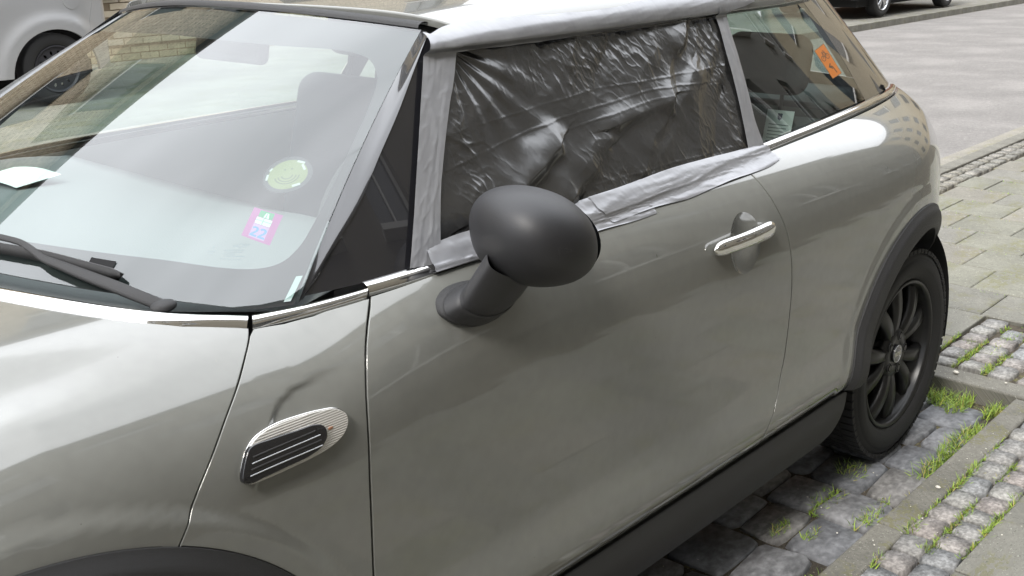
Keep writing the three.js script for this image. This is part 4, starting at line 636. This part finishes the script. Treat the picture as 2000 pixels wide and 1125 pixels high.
const hatchWheel = (() => {
  const w = new THREE.Group(), R = 0.311, r = 0.219; w.name = 'wheel';
  mesh('tyre', tyreGeo(R, r - 0.006, 0.198), rubber, w);
  const rim = mesh('rim', lathe([[0.17, -0.09], [0.202, -0.085], [0.205, 0.04], [0.2115, 0.070], [0.219, 0.080], [0.2195, 0.086], [0.215, 0.0885], [0.209, 0.086], [0.2055, 0.078], [0.203, 0.06], [0.19, 0.045], [0.187, 0.02]], 96), rimBlack, w);
  const spokes = 10;
  for (let i = 0; i < spokes; i++) { // ten spokes in five forks
    const pair = floor(i / 2), side = i % 2 ? 1 : -1, a0 = pair * 2 * PI / 5 + PI / 2 + side * 0.16, a1 = pair * 2 * PI / 5 + PI / 2 + side * 0.30, st = [];
    for (let k = 0; k <= 10; k++) { const t = k / 10, rr = lerp(0.046, 0.209, t), a = lerp(a0, a1, pow(t, 0.8)), z = 0.060 + 0.016 * sin(PI * min(1, t * 0.9 + 0.05)) - 0.0 * t, d = [cos(a), sin(a), 0], sgn = [-sin(a), cos(a), 0]; st.push({ o: [rr * cos(a), rr * sin(a), z - 0.011], a: sgn.map((q) => q * lerp(0.0195, 0.0330, t * t)), b: [0, 0, 0.021] }); }
    mesh('spoke', loft(st, [[-1, -1], [1, -1], [0.95, 0.15], [0.55, 0.72], [0.0, 0.62], [-0.55, 0.72], [-0.95, 0.15]]), rimBlack, rim);
  }
  mesh('hub', lathe([[0.0001, 0.02], [0.074, 0.02], [0.077, 0.055], [0.070, 0.071], [0.05, 0.0745], [0.037, 0.074], [0.036, 0.071], [0.0001, 0.071]], 48), rimBlack, w);
  mesh('bolt', merge(Array.from({ length: 5 }, (_, i) => { const a = i * 2 * PI / 5 + PI / 2 + PI / 5; return merge([lathe([[0.0145, 0.073], [0.0145, 0.076], [0.0115, 0.077], [0.0108, 0.070]], 18), new THREE.CylinderGeometry(0.0085, 0.0085, 0.014, 6).rotateX(PI / 2).translate(0, 0, 0.071)]).translate(0.053 * cos(a), 0.053 * sin(a), 0); })), rimBlack, w);
  const cap = mesh('centre_cap', lathe([[0.0001, 0.079], [0.024, 0.079], [0.026, 0.0775], [0.0265, 0.071]], 40), glossBlack, w); cap.rotation.z = -0.36;
  mesh('cap_ring', new THREE.TorusGeometry(0.0255, 0.0011, 8, 48).translate(0, 0, 0.0787), alloy, cap);
  const tg = new TextGeometry('MINI', { font, size: 0.0108, depth: 0.0008, curveSegments: 3 }); tg.computeBoundingBox(); const bb = tg.boundingBox; tg.translate(-(bb.min.x + bb.max.x) / 2, -(bb.min.y + bb.max.y) / 2, 0.0791); mesh('cap_lettering', tg, std({ color: rgb(0.6, 0.58, 0.5), metalness: 0.4, roughness: 0.4 }), cap);
  mesh('brake_disc', merge([lathe([[0.06, 0.0], [0.135, 0.0], [0.135, 0.014], [0.06, 0.014]], 64), rbox(0.05, 0.12, 0.05, 0.012).translate(0.115, 0.02, 0.01)]), brakeMetal, w);
  return w;
})();
{
  hatchWheel.position.set(AXR, AXY + 0.002, 0.728); hatchWheel.rotation.z = 0.36; car.add(hatchWheel);
  for (const [x, z, f] of [[AXF, 0.742, 1], [AXR, -0.728, -1], [AXF, -0.742, -1]]) { const w = hatchWheel.clone(); w.position.set(x, AXY + 0.002, z); if (f < 0) w.rotation.y = PI; car.add(w); }
}

// ---------------------------------------------------------------- the plastic sheet and the duct tape over the driver's window
const skinZ = (x, y) => { const gl = sideGlassZ(x, y); if (y < RY - 0.004) return gl; const q = pow(clamp((y - RY) / (roofC(x) - RY)), 1 / 0.72), rz = roofW(x) * sqrt(max(0, 1 - q * q)); return lerp(gl, rz, smooth(RY - 0.004, RY + 0.008, y)); };
const ridge = (d, w) => exp(-d * d / (w * w));
const edgeL = (y) => lerp(0.742, 0.945, (y - 0.99) / 0.31), edgeR = (y) => lerp(1.740, 1.862, (y - 0.99) / 0.31);
{
  const c1 = spline([0.84, 0.863, 0.972, 1.081, 1.217, 1.29, 1.407, 1.562, 1.80], [1.157, 1.160, 1.169, 1.176, 1.185, 1.188, 1.187, 1.186, 1.184]), c2 = spline([0.80, 0.825, 0.945, 1.048, 1.176, 1.302, 1.436, 1.712, 1.80], [1.104, 1.108, 1.126, 1.142, 1.154, 1.160, 1.168, 1.158, 1.156]), c3 = spline([1.10, 1.231, 1.376, 1.533, 1.75], [1.130, 1.136, 1.147, 1.152, 1.15]), c4 = spline([1.05, 1.22, 1.402, 1.637, 1.78], [1.036, 1.033, 1.031, 1.025, 1.024]);
  const fold = (x, y, pts, w) => { let best = 1e9; for (let i = 0; i < pts.length - 1; i++) { const [ax, ay] = pts[i], [bx, by] = pts[i + 1], t = clamp(((x - ax) * (bx - ax) + (y - ay) * (by - ay)) / (pow(bx - ax, 2) + pow(by - ay, 2))), d = hypot(x - lerp(ax, bx, t), y - lerp(ay, by, t)); if (d < abs(best)) best = d * ((bx - ax) * (y - ay) - (by - ay) * (x - ax) > 0 ? 1 : -1); } return best; };
  const drapes = [ // [line, height, width, slack side, how uneven along its length]
    [[[1.71, 1.30], [1.646, 1.258], [1.585, 1.213], [1.542, 1.172], [1.506, 1.139]], 0.013, 0.020, 2.4], [[[1.52, 1.146], [1.45, 1.138], [1.388, 1.126], [1.313, 1.121]], 0.010, 0.022, 1.6],
    [[[1.11, 1.115], [1.037, 1.092], [0.985, 1.076], [0.915, 1.052], [0.842, 1.029]], 0.015, 0.022, 1.8], [[[1.26, 1.082], [1.174, 1.057], [1.08, 1.028]], 0.012, 0.021, 1.7], [[[1.50, 1.122], [1.411, 1.080], [1.335, 1.03]], 0.012, 0.020, 1.5],
    [[[1.375, 1.03], [1.44, 1.060], [1.524, 1.113], [1.64, 1.19]], 0.009, 0.018, 1.8]];
  const valley = [[1.50, 1.255], [1.463, 1.237], [1.367, 1.191], [1.279, 1.148], [1.158, 1.102], [1.007, 1.063]];
  const H = (x, y) => {
    const wx = x + 0.045 * fbm(x * 5, y * 5, 1, 3), wy = y + 0.022 * fbm(x * 6, y * 6, 8, 3);
    let h = 0;
    // long drapes: one flank steep, the other slack, broken up along their length
    for (const [p, a, w, k] of drapes) { const d = fold(wx, wy, p, w), m = 0.35 + 0.75 * smooth(-0.15, 0.2, fbm(x * 6 + w * 99, y * 8, 3, 2)); h += a * 1.35 * m * (d > 0 ? 0.55 * ridge(d, w * 0.75) + 0.45 * exp(-d / (w * 0.6)) : 0.7 * ridge(d, w * k) + 0.3 * exp(d / (w * k))); }
    // flat facets between sharp creases, as in film pulled tight: triangle waves across the main folding directions
    const tri = (t) => 4 * abs(t - floor(t + 0.5)) - 1, env = (q, z) => clamp(0.5 + 1.5 * fbm(x * q, y * q * 1.6, z, 2));
    const busy = clamp(ridge(x - 1.34, 0.24) * ridge(y - 1.245, 0.055) + 0.7 * smooth(1.64, 1.74, x) + 0.5 * ridge(y - 1.02, 0.022) * smooth(1.05, 1.2, x) + 0.35 * ridge(x - 0.90, 0.05));
    h += 0.0060 * env(2.6, 21) * tri((0.80 * y - 0.60 * x) / 0.15 + 0.8 * fbm(x * 2.2, y * 3.5, 31, 2));
    h += (0.0004 + 0.0018 * busy) * env(4.5, 23) * tri((0.75 * y - 0.66 * x) / 0.052 + 1.3 * fbm(x * 4, y * 6, 33, 3));
    h += busy * (0.0012 * env(6, 25) * tri((0.98 * x + 0.15 * y) / 0.040 + 1.6 * fbm(x * 5, y * 5, 35, 3)) + 0.0008 * env(8, 27) * tri((0.55 * x + 0.83 * y) / 0.021 + 2.2 * fbm(x * 8, y * 8, 37, 2)));
    const broken = (k) => clamp(0.55 + 1.6 * fbm(x * 6, k, 5, 2));
    h += 0.0011 * ridge(y - c1(x), 0.0019) * broken(1) + 0.0010 * ridge(y - c2(x), 0.0018) * broken(3) + 0.0009 * ridge(y - c3(x), 0.0018) * smooth(1.08, 1.2, x) * broken(6) + 0.0010 * ridge(y - c4(x), 0.0019) * smooth(1.1, 1.2, x) * broken(9);
    h += 0.004 * smooth(0.93, 0.86, x) * ridge(y - c1(x) - 0.004, 0.010);
    h += 0.0009 * smooth(1.66, 1.76, x) * sin(x * 210 + 5 * fbm(x * 4, y * 9, 2, 2)) + 0.0012 * smooth(1.66, 1.76, x) * sin(x * 96 + 1);
    // puckers fanning out of the upper front corner and along the tape edges
    const dx = x - 0.95, dy = 1.295 - y, r = hypot(dx, dy), a = atan2(dy, dx);
    h += 0.0032 * exp(-r / 0.16) * smooth(0.0, 0.03, r) * sin(a * 17 + 1.5 * fbm(x * 8, y * 8, 4, 2));
    const edge = exp(-(1.29 - y) / 0.05), low = exp(-(y - 1.01) / 0.045);
    h += 0.0022 * edge * clamp(0.4 + 2 * fbm(x * 6, 4, 9, 2)) * sin(x * 80 + 12 * fbm(x * 6, y * 6, 5, 2)) * smooth(0.95, 1.2, x) + 0.0040 * low * clamp(0.4 + 2 * fbm(x * 7, 2, 9, 2)) * sin(x * 60 + (y - 1) * 60 + 14 * fbm(x * 5, y * 7, 6, 2));
    // crumpling: sharp little ridges, stronger in the upper middle and to the rear
    const k = 0.12 + 0.55 * smooth(0.0, 0.35, fbm(x * 3.2 + 4, y * 4.5, 11, 3)) + 0.5 * busy, u = x * 26 + y * 10, v = y * 20 - x * 9;
    const rd = (p, q, z) => 1 - abs(noise.noise(p, q, z)) * 2;
    h += k * (0.0030 * pow(clamp(rd(u * 0.5, v * 0.5, 1.3)), 4) + 0.0022 * pow(clamp(rd(u * 1.2 + 0.5 * noise.noise(u, v, 3), v * 1.1, 4.1)), 4) + 0.0014 * pow(clamp(rd(u * 2.6, v * 2.3, 7.7)), 3));
    const inset = min(smooth(0, 0.05, x - edgeL(y)), smooth(0, 0.05, edgeR(y) - x), smooth(0, 0.03, y - 0.997), smooth(0, 0.02, 1.300 - y));
    return h * lerp(0.25, 1, inset) - 0.004 * inset;
  };
  const sheetGeo = gridGeo(560, 180, (a, b) => { const y = lerp(0.995, 1.298, b), x = lerp(edgeL(y), edgeR(y), a); return [x, y, skinZ(x, y) + 0.0065 + H(x, y)]; });
  tag(mesh('plastic_sheet', sheetGeo, phy({ color: rgb(0.013, 0.0127, 0.0125), roughness: 0.25, ior: 1.95, side: THREE.DoubleSide })), 'creased black plastic sheet taped over the missing driver window', 'plastic sheet');
}
{
  const tapeTex = tex(512, (u, v) => { const k = 228 + 12 * (tf(u, v, 24, 3, 121) - 0.5) + 10 * (tn(u * 1, v, 96, 125) - 0.5) + 22 * (tf(u * 0.25, v, 64, 2, 127) - 0.5); return [k, k, k * 1.01]; });
  const weave = tex(256, (u, v) => { const k = 128 + 26 * sin(u * 2 * PI * 40) + 26 * sin(v * 2 * PI * 40) + 60 * (tf(u, v, 32, 3, 131) - 0.5); return [k, k, k]; }, { srgb: false });
  const tape = phy({ map: tapeTex, color: rgb(0.37, 0.375, 0.385), metalness: 0.45, roughness: 0.3, bumpMap: at_(weave, 2), bumpScale: 0.0002, side: THREE.DoubleSide });
  // a strip between two edge lines given in (x, y) on the glass skin; cross wrinkles come from seed and amount
  function strip(name, label, lineA, lineB, lift, wr, seed, len, skin = (x, y) => skinZ(x, y), n = 150, m = 16) {
    const A = new THREE.CatmullRomCurve3(lineA.map((p) => V(p[0], p[1], 0))), Bc = new THREE.CatmullRomCurve3(lineB.map((p) => V(p[0], p[1], 0)));
    const geo = gridGeo(n, m, (a, b) => {
      const p = A.getPointAt(a).lerp(Bc.getPointAt(a), b), e = min(1, min(b, 1 - b) * 9), u = a * len, torn = 0.0022 * noise.noise(b * 9, seed, 2) * (a < 0.02 || a > 0.98 ? 3 : 0);
      const rd = (x, y, z) => pow(clamp(1 - 2.2 * abs(noise.noise(x, y, z + seed))), 3);
      const h = wr * (0.0022 * pow(rd(u * 7 + b * 1.3, b * 1.6, 1), 2) + 0.0016 * pow(rd(u * 19, b * 2.4 + u * 5, 2), 2) + 0.0004 * noise.noise(u * 40, b * 6, 3 + seed) + 0.0020 * pow(rd(u * 2.2, b * 4.2 + u * 0.8, 5), 2)) + 0.0005 * noise.noise(u * 7, b * 2, seed);
      const bumpX = 0.0016 * noise.noise(u * 18, b > 0.5 ? 9 : 3, seed) * (b < 0.04 || b > 0.96 ? 1 : 0);
      return [p.x + torn, p.y + bumpX, skin(p.x, p.y) + lift + h * (0.35 + 0.65 * e)];
    }, { lu: len, lv: 0.05 });
    return tag(mesh(name, geo, tape), label, 'duct tape', 'silver tape strips round the covered window');
  }
  strip('tape_strip', 'silver duct tape down the front edge of the black plastic sheet', [[0.908, 1.322], [0.876, 1.27], [0.840, 1.216], [0.770, 1.107], [0.701, 0.996], [0.696, 0.989]], [[0.968, 1.296], [0.930, 1.245], [0.899, 1.209], [0.818, 1.100], [0.766, 1.010], [0.752, 0.985]], 0.0125, 0.5, 3, 0.36);
  strip('tape_strip', 'silver duct tape along the roof edge above the black plastic sheet', [[0.915, 1.318], [0.96, 1.327], [1.03, 1.3315], [1.18, 1.332], [1.34, 1.330], [1.44, 1.332], [1.54, 1.338], [1.75, 1.336], [1.95, 1.330], [2.02, 1.324]], [[0.935, 1.284], [1.03, 1.2855], [1.114, 1.2845], [1.26, 1.286], [1.435, 1.2885], [1.60, 1.289], [1.75, 1.291], [1.86, 1.296], [1.95, 1.302], [2.01, 1.310]], 0.0105, 0.22, 11, 1.08);
  strip('tape_strip', 'narrow silver duct tape between the plastic sheet and the rear side window', [[1.828, 1.308], [1.826, 1.27], [1.803, 1.20], [1.775, 1.12], [1.748, 1.06], [1.725, 1.012]], [[1.890, 1.302], [1.874, 1.27], [1.855, 1.20], [1.828, 1.12], [1.806, 1.06], [1.80, 1.008]], 0.0125, 0.3, 17, 0.3);
  // lower strips run over the chrome bead: shaped across their width from paint to glass
  const wrap = (name, label, lowLine, upLine, lift, wr, seed, len, n = 190) => {
    const L = new THREE.CatmullRomCurve3(lowLine.map((p) => V(p[0], p[1], 0))), U = new THREE.CatmullRomCurve3(upLine.map((p) => V(p[0], p[1], 0))), m = 22;
    const geo = gridGeo(n, m, (a, b) => {
      const l = L.getPointAt(a), u = U.getPointAt(a), x = lerp(l.x, u.x, b), yb = beltY(x), zb = beltZ(x);
      const q = [[l.y, sideZ(x, min(l.y, yb - 0.004)) + 0.0015], [lerp(l.y, yb, 0.6) - 0.001, sideZ(x, lerp(l.y, yb, 0.6)) + 0.003], [yb + 0.001, zb + 0.0095], [yb + 0.012, zb + 0.001], [u.y, skinZ(x, u.y) + 0.010]], t = b * 4, i = min(3, floor(t)), f = t - i, P = (j, k) => q[clamp(j, 0, 4)][k];
      const cr = (k) => { const p0 = P(i - 1, k), p1 = P(i, k), p2 = P(i + 1, k), p3 = P(i + 2, k); return 0.5 * (2 * p1 + (p2 - p0) * f + (2 * p0 - 5 * p1 + 4 * p2 - p3) * f * f + (3 * p1 - p0 - 3 * p2 + p3) * f * f * f); };
      const uu = a * len, rd = (X, Y, Z) => pow(clamp(1 - 2.2 * abs(noise.noise(X, Y, Z + seed))), 3), e = min(1, min(b, 1 - b) * 8);
      const h = lift + (0.3 + 0.7 * e) * wr * (0.0030 * pow(rd(uu * 5, b * 3 + uu * 2.5, 1), 2) + 0.0018 * pow(rd(uu * 14, b * 4 - uu * 6, 2), 2) + 0.0014 * rd(uu * 2, b * 6, 4) + 0.0004 * noise.noise(uu * 30, b * 8, seed));
      const edge = (b < 0.03 ? 0.004 * noise.noise(uu * 6, 1, seed) : 0);
      return [x + (a > 0.985 || a < 0.015 ? 0.006 * noise.noise(b * 6, seed, 1) : 0), cr(0) + h * 0.55 + edge, cr(1) + h * 0.8];
    }, { lu: len, lv: 0.06 });
    tag(mesh(name, geo, tape), label, 'duct tape', 'silver tape strips round the covered window');
  };
  wrap('tape_strip', 'crumpled silver duct tape under the plastic sheet behind the door mirror', [[0.728, 0.981], [0.85, 0.974], [1.0, 0.968], [1.121, 0.966], [1.22, 0.965], [1.287, 0.966]], [[0.735, 1.012], [0.82, 1.019], [0.95, 1.018], [1.10, 1.018], [1.22, 1.02], [1.30, 1.022]], 0.0005, 0.6, 23, 0.58);
  wrap('tape_strip', 'long silver duct tape along the door top ending beside the rear side window', [[1.16, 0.972], [1.285, 0.974], [1.40, 0.972], [1.483, 0.974], [1.60, 0.976], [1.66, 0.977], [1.74, 0.979], [1.80, 0.984]], [[1.13, 1.019], [1.25, 1.020], [1.40, 1.024], [1.55, 1.021], [1.66, 1.017], [1.72, 1.015], [1.77, 1.012], [1.795, 1.005]], 0.0022, 0.35, 31, 0.64);
}
// ---------------------------------------------------------------- things in and around the car
{
  tag(mesh('paper_sheet', gridGeo(8, 6, (a, b) => [0.53 + 0.10 * b + 0.03 * a, 0.985 + 0.008 * sin(a * 3) + 0.012 * b, -0.50 + 0.17 * a], { flip: true }), std({ color: rgb(0.8, 0.82, 0.8), roughness: 0.8, side: THREE.DoubleSide })), 'white sheet of paper lying on the dashboard behind the windscreen', 'paper');
}
function vehicleWheel(R, rimR, w, kind) {
  const g = new THREE.Group(); g.name = 'wheel'; mesh('tyre', tyreGeo(R, rimR - 0.006, w, false), rubber, g);
  if (kind === 'steel') {
    const sh = new THREE.Shape(); sh.absarc(0, 0, rimR - 0.018, 0, 2 * PI); for (let i = 0; i < 14; i++) { const a = i / 14 * 2 * PI, p = new THREE.Path(); p.absellipse((rimR - 0.062) * cos(a), (rimR - 0.062) * sin(a), 0.021, 0.014, 0, 2 * PI, true, a); sh.holes.push(p); }
    const disc = new THREE.ExtrudeGeometry(sh, { depth: 0.006, bevelEnabled: true, bevelSize: 0.003, bevelThickness: 0.003, bevelSegments: 2, curveSegments: 40 }); disc.translate(0, 0, w * 0.28);
    mesh('rim', merge([lathe([[rimR - 0.03, -0.05], [rimR - 0.02, w * 0.30], [rimR - 0.004, w * 0.43], [rimR + 0.002, w * 0.46], [rimR - 0.004, w * 0.47], [rimR - 0.012, w * 0.44], [rimR - 0.022, w * 0.34]], 64), disc, lathe([[0.0001, w * 0.42], [0.03, w * 0.42], [0.034, w * 0.36], [0.075, w * 0.40], [0.09, w * 0.30]], 40)]), steelRim, g);
  } else {
    const rim = mesh('rim', lathe([[rimR - 0.03, -0.06], [rimR - 0.012, 0.03], [rimR - 0.004, w * 0.43], [rimR + 0.002, w * 0.47], [rimR - 0.008, w * 0.47], [rimR - 0.02, w * 0.36]], 64), alloy, g);
    for (let i = 0; i < 5; i++) for (const s of [-1, 1]) { const a0 = i * 2 * PI / 5 + PI / 2 + s * 0.12, a1 = a0 + s * 0.08, st = []; for (let k = 0; k <= 6; k++) { const t = k / 6, r = lerp(0.03, rimR - 0.012, t), a = lerp(a0, a1, t); st.push({ o: [r * cos(a), r * sin(a), w * 0.36 + 0.01 * sin(PI * t)], a: [-sin(a) * 0.017, cos(a) * 0.017, 0], b: [0, 0, 0.014] }); } mesh('spoke', loft(st, [[-1, -1], [1, -1], [0.8, 0.7], [-0.8, 0.7]]), alloy, rim); }
    mesh('hub', lathe([[0.0001, w * 0.45], [0.045, w * 0.44], [0.06, w * 0.33]], 32), alloy, g);
    mesh('brake_disc', lathe([[0.05, 0], [0.14, 0], [0.14, 0.012], [0.05, 0.012]], 40), steelRim, g);
  }
  return g;
}
{ // silver van parked across the road, tail to the right; only its rear corner shows
  const v = thing('silver_van', 'silver van with black steel wheels parked before the pale brick house', 'van', [0, 0.09, 0]);
  const silver = phy({ color: rgb(0.38, 0.385, 0.395), metalness: 0.4, roughness: 0.38, clearcoat: 1, clearcoatRoughness: 0.03 });
  const cx = 4.0, cy = 0.25, fx = 1.25, zn = -7.56, Rv = 0.415;
  const plan = spline([-0.2, 0.4, 1.2, 3, 4.0, 4.3, 4.5, 4.6, 4.64], [-0.35, -0.08, 0, 0, -0.01, -0.04, -0.12, -0.22, -0.33]);
  const SV = (x, y) => { const d = hypot(x - cx, y - cy), df = hypot(x - fx, y - cy), fl = (q) => 0.030 * exp(-pow((q - 0.47) / 0.075, 2)) * (q > 0.47 ? 1 : 1) + (q < 0.47 ? 0.030 * (1 - exp(-pow((q - 0.47) / 0.075, 2))) : 0); return [x, y, zn + plan(x) - 0.05 * pow(max(0, y - 0.80), 2) - 0.06 * smooth(0.86, 1.5, y) - 0.10 * pow(max(0, 0.55 - y), 2) + fl(d) + fl(df)]; };
  const arcV = (x, n) => Array.from({ length: n + 1 }, (_, i) => { const a = lerp(0.06, PI - 0.06, i / n); return [x + Rv * cos(a), cy + Rv * sin(a)]; });
  const gap = [[4.50, 1.12], [4.47, 1.02], [4.455, 0.94], [4.42, 0.84], [4.375, 0.72], [4.345, 0.60]];
  const flap = Array.from({ length: 32 }, (_, i) => [4.205 + 0.085 * cos(i / 32 * 2 * PI), 0.915 + 0.095 * sin(i / 32 * 2 * PI)]);
  const ya = sqrt(max(0, Rv * Rv - pow(4.345 - 0.004 - cx, 2))) + cy;
  const aGap = Math.acos((4.341 - cx) / Rv);
  const arcTo = (x, a0, a1, n) => Array.from({ length: n + 1 }, (_, i) => { const a = lerp(a0, a1, i / n); return [x + Rv * cos(a), cy + Rv * sin(a)]; });
  mesh('side_panel', panel([[0.0, 1.0], [0.05, 0.3], ...arcV(fx, 24).reverse(), ...arcTo(cx, PI - 0.06, aGap, 22), ...gap.slice(0, 5).reverse().map(([x, y]) => [x - 0.004, y]), [4.52, 1.2], [3.6, 1.2], [1.6, 1.2], [0.3, 1.1]], SV, 0.03, { rim: 0.02, round: 0.004 }), silver, v);
  mesh('rear_bumper', panel([...arcTo(cx, aGap, 0.06, 14), [4.62, 0.28], [4.64, 0.6], [4.63, 0.9], [4.56, 1.10], ...gap.slice(0, 5).map(([x, y]) => [x + 0.004, y])], SV, 0.02, { rim: 0.02, round: 0.004 }), silver, v);
  mesh('fuel_flap', panel(flap, SV, 0.02, { rim: 0.004, round: 0.003, lift: 0.004 }), silver, v);
  mesh('flap_catch', rbox(0.03, 0.012, 0.01, 0.004).translate(4.22, 1.0, zn + 0.004), gapBlack, v);
  mesh('upper_body', merge([gridGeo(24, 10, (a, b) => { const x = lerp(0.3, 4.52, a), t = b; return [lerp(x, lerp(1.2, 4.45, a), t), lerp(1.2, 1.78, t), zn + plan(min(x, 4.5)) - 0.12 - 0.22 * t - (0.10 * pow(a * 2 - 1, 8)) + 0.055 * sin(PI * t)]; }), rbox(3.4, 0.05, 1.2, 0.02).translate(2.8, 1.78, zn - 0.95)]), silver, v);
  mesh('chassis', merge([rbox(4.3, 0.7, 1.3, 0.1, 3).translate(2.3, 0.75, zn - 0.95), new THREE.BoxGeometry(4.2, 0.12, 1.4).translate(2.3, 0.3, zn - 0.9)]), gapBlack, v);
  mesh('far_side', rbox(4.3, 1.4, 0.12, 0.06, 3).translate(2.35, 1.0, zn - 1.66), silver, v);
  const w = vehicleWheel(0.315, 0.205, 0.185, 'steel'); w.position.set(cx, 0.315, zn - 0.11); v.add(w);
  for (const [x, z, f] of [[fx, zn - 0.11, 0], [cx, zn - 1.55, 1], [fx, zn - 1.55, 1]]) { const c = w.clone(); c.position.set(x, 0.315, z); if (f) c.rotation.y = PI; v.add(c); }
}
{ // dark car parked half on the far kerb
  const d = thing('dark_car', 'dark blue car with silver alloy wheels parked on the far kerb', 'car', [16.5, 0.10, -5.62]);
  const navy = phy({ color: rgb(0.012, 0.014, 0.022), metalness: 0.3, roughness: 0.35, clearcoat: 1, clearcoatRoughness: 0.02 });
  const arcD = (x, r = 0.36) => Array.from({ length: 19 }, (_, i) => { const a = lerp(PI - 0.05, 0.05, i / 18); return [x + r * cos(a), 0.30 + r * sin(a)]; });
  const outline = [[-0.85, 0.30], ...arcD(0), ...arcD(2.6), [3.4, 0.32], [3.5, 0.6], [3.42, 0.95], [2.9, 1.0], [1.6, 0.98], [0.4, 0.92], [-0.6, 0.78], [-0.88, 0.6]];
  const SD = (x, y) => [x, y, 0.02 - 0.12 * pow(max(0, y - 0.62), 1.5) - 0.25 * pow(max(0, 0.5 - y), 2) - 0.5 * pow(max(0, -0.35 - x), 2) - 0.4 * pow(max(0, x - 3.0), 2)];
  mesh('flank', panel(outline, SD, 0.04, { rim: 0.03, round: 0.006 }), navy, d);
  mesh('far_flank', panel(outline, (x, y) => [x, y, -1.72 - SD(x, y)[2]], 0.06, { flip: true, rim: 0.03 }), navy, d);
  mesh('bonnet', gridGeo(12, 10, (a, b) => { const x = lerp(-0.86, 0.5, a); return [x, lerp(0.7, 0.95, sqrt(a)) - 0.1 * pow(abs(2 * b - 1), 4), lerp(0.0, -1.7, b)]; }), navy, d);
  mesh('cabin', loft([[-0.06, 0.96, 1], [-0.17, 1.30, 0.80], [-0.28, 1.44, 0.62]].map(([z, y, k]) => ({ o: [1.85, y, -0.86], a: [k, 0, 0], b: [0, 0, 0.86 + z] })), ellipse(1.5, 1, 40, 4)), glossBlack, d);
  mesh('floor', new THREE.BoxGeometry(4.0, 0.14, 1.5).translate(1.3, 0.25, -0.86), gapBlack, d); mesh('bumper', merge([rbox(0.3, 0.4, 1.6, 0.1, 4).translate(-0.78, 0.5, -0.86), rbox(0.3, 0.6, 1.6, 0.1, 4).translate(3.36, 0.65, -0.86)]), navy, d);
  const w = vehicleWheel(0.325, 0.222, 0.20, 'alloy'); w.position.set(0, 0.325, -0.10); d.add(w);
  for (const [x, z, f] of [[2.6, -0.10, 0], [0, -1.62, 1], [2.6, -1.62, 1]]) { const c = w.clone(); c.position.set(x, 0.325, z); if (f) c.rotation.y = PI; d.add(c); }
}
renderer.render(scene, camera);
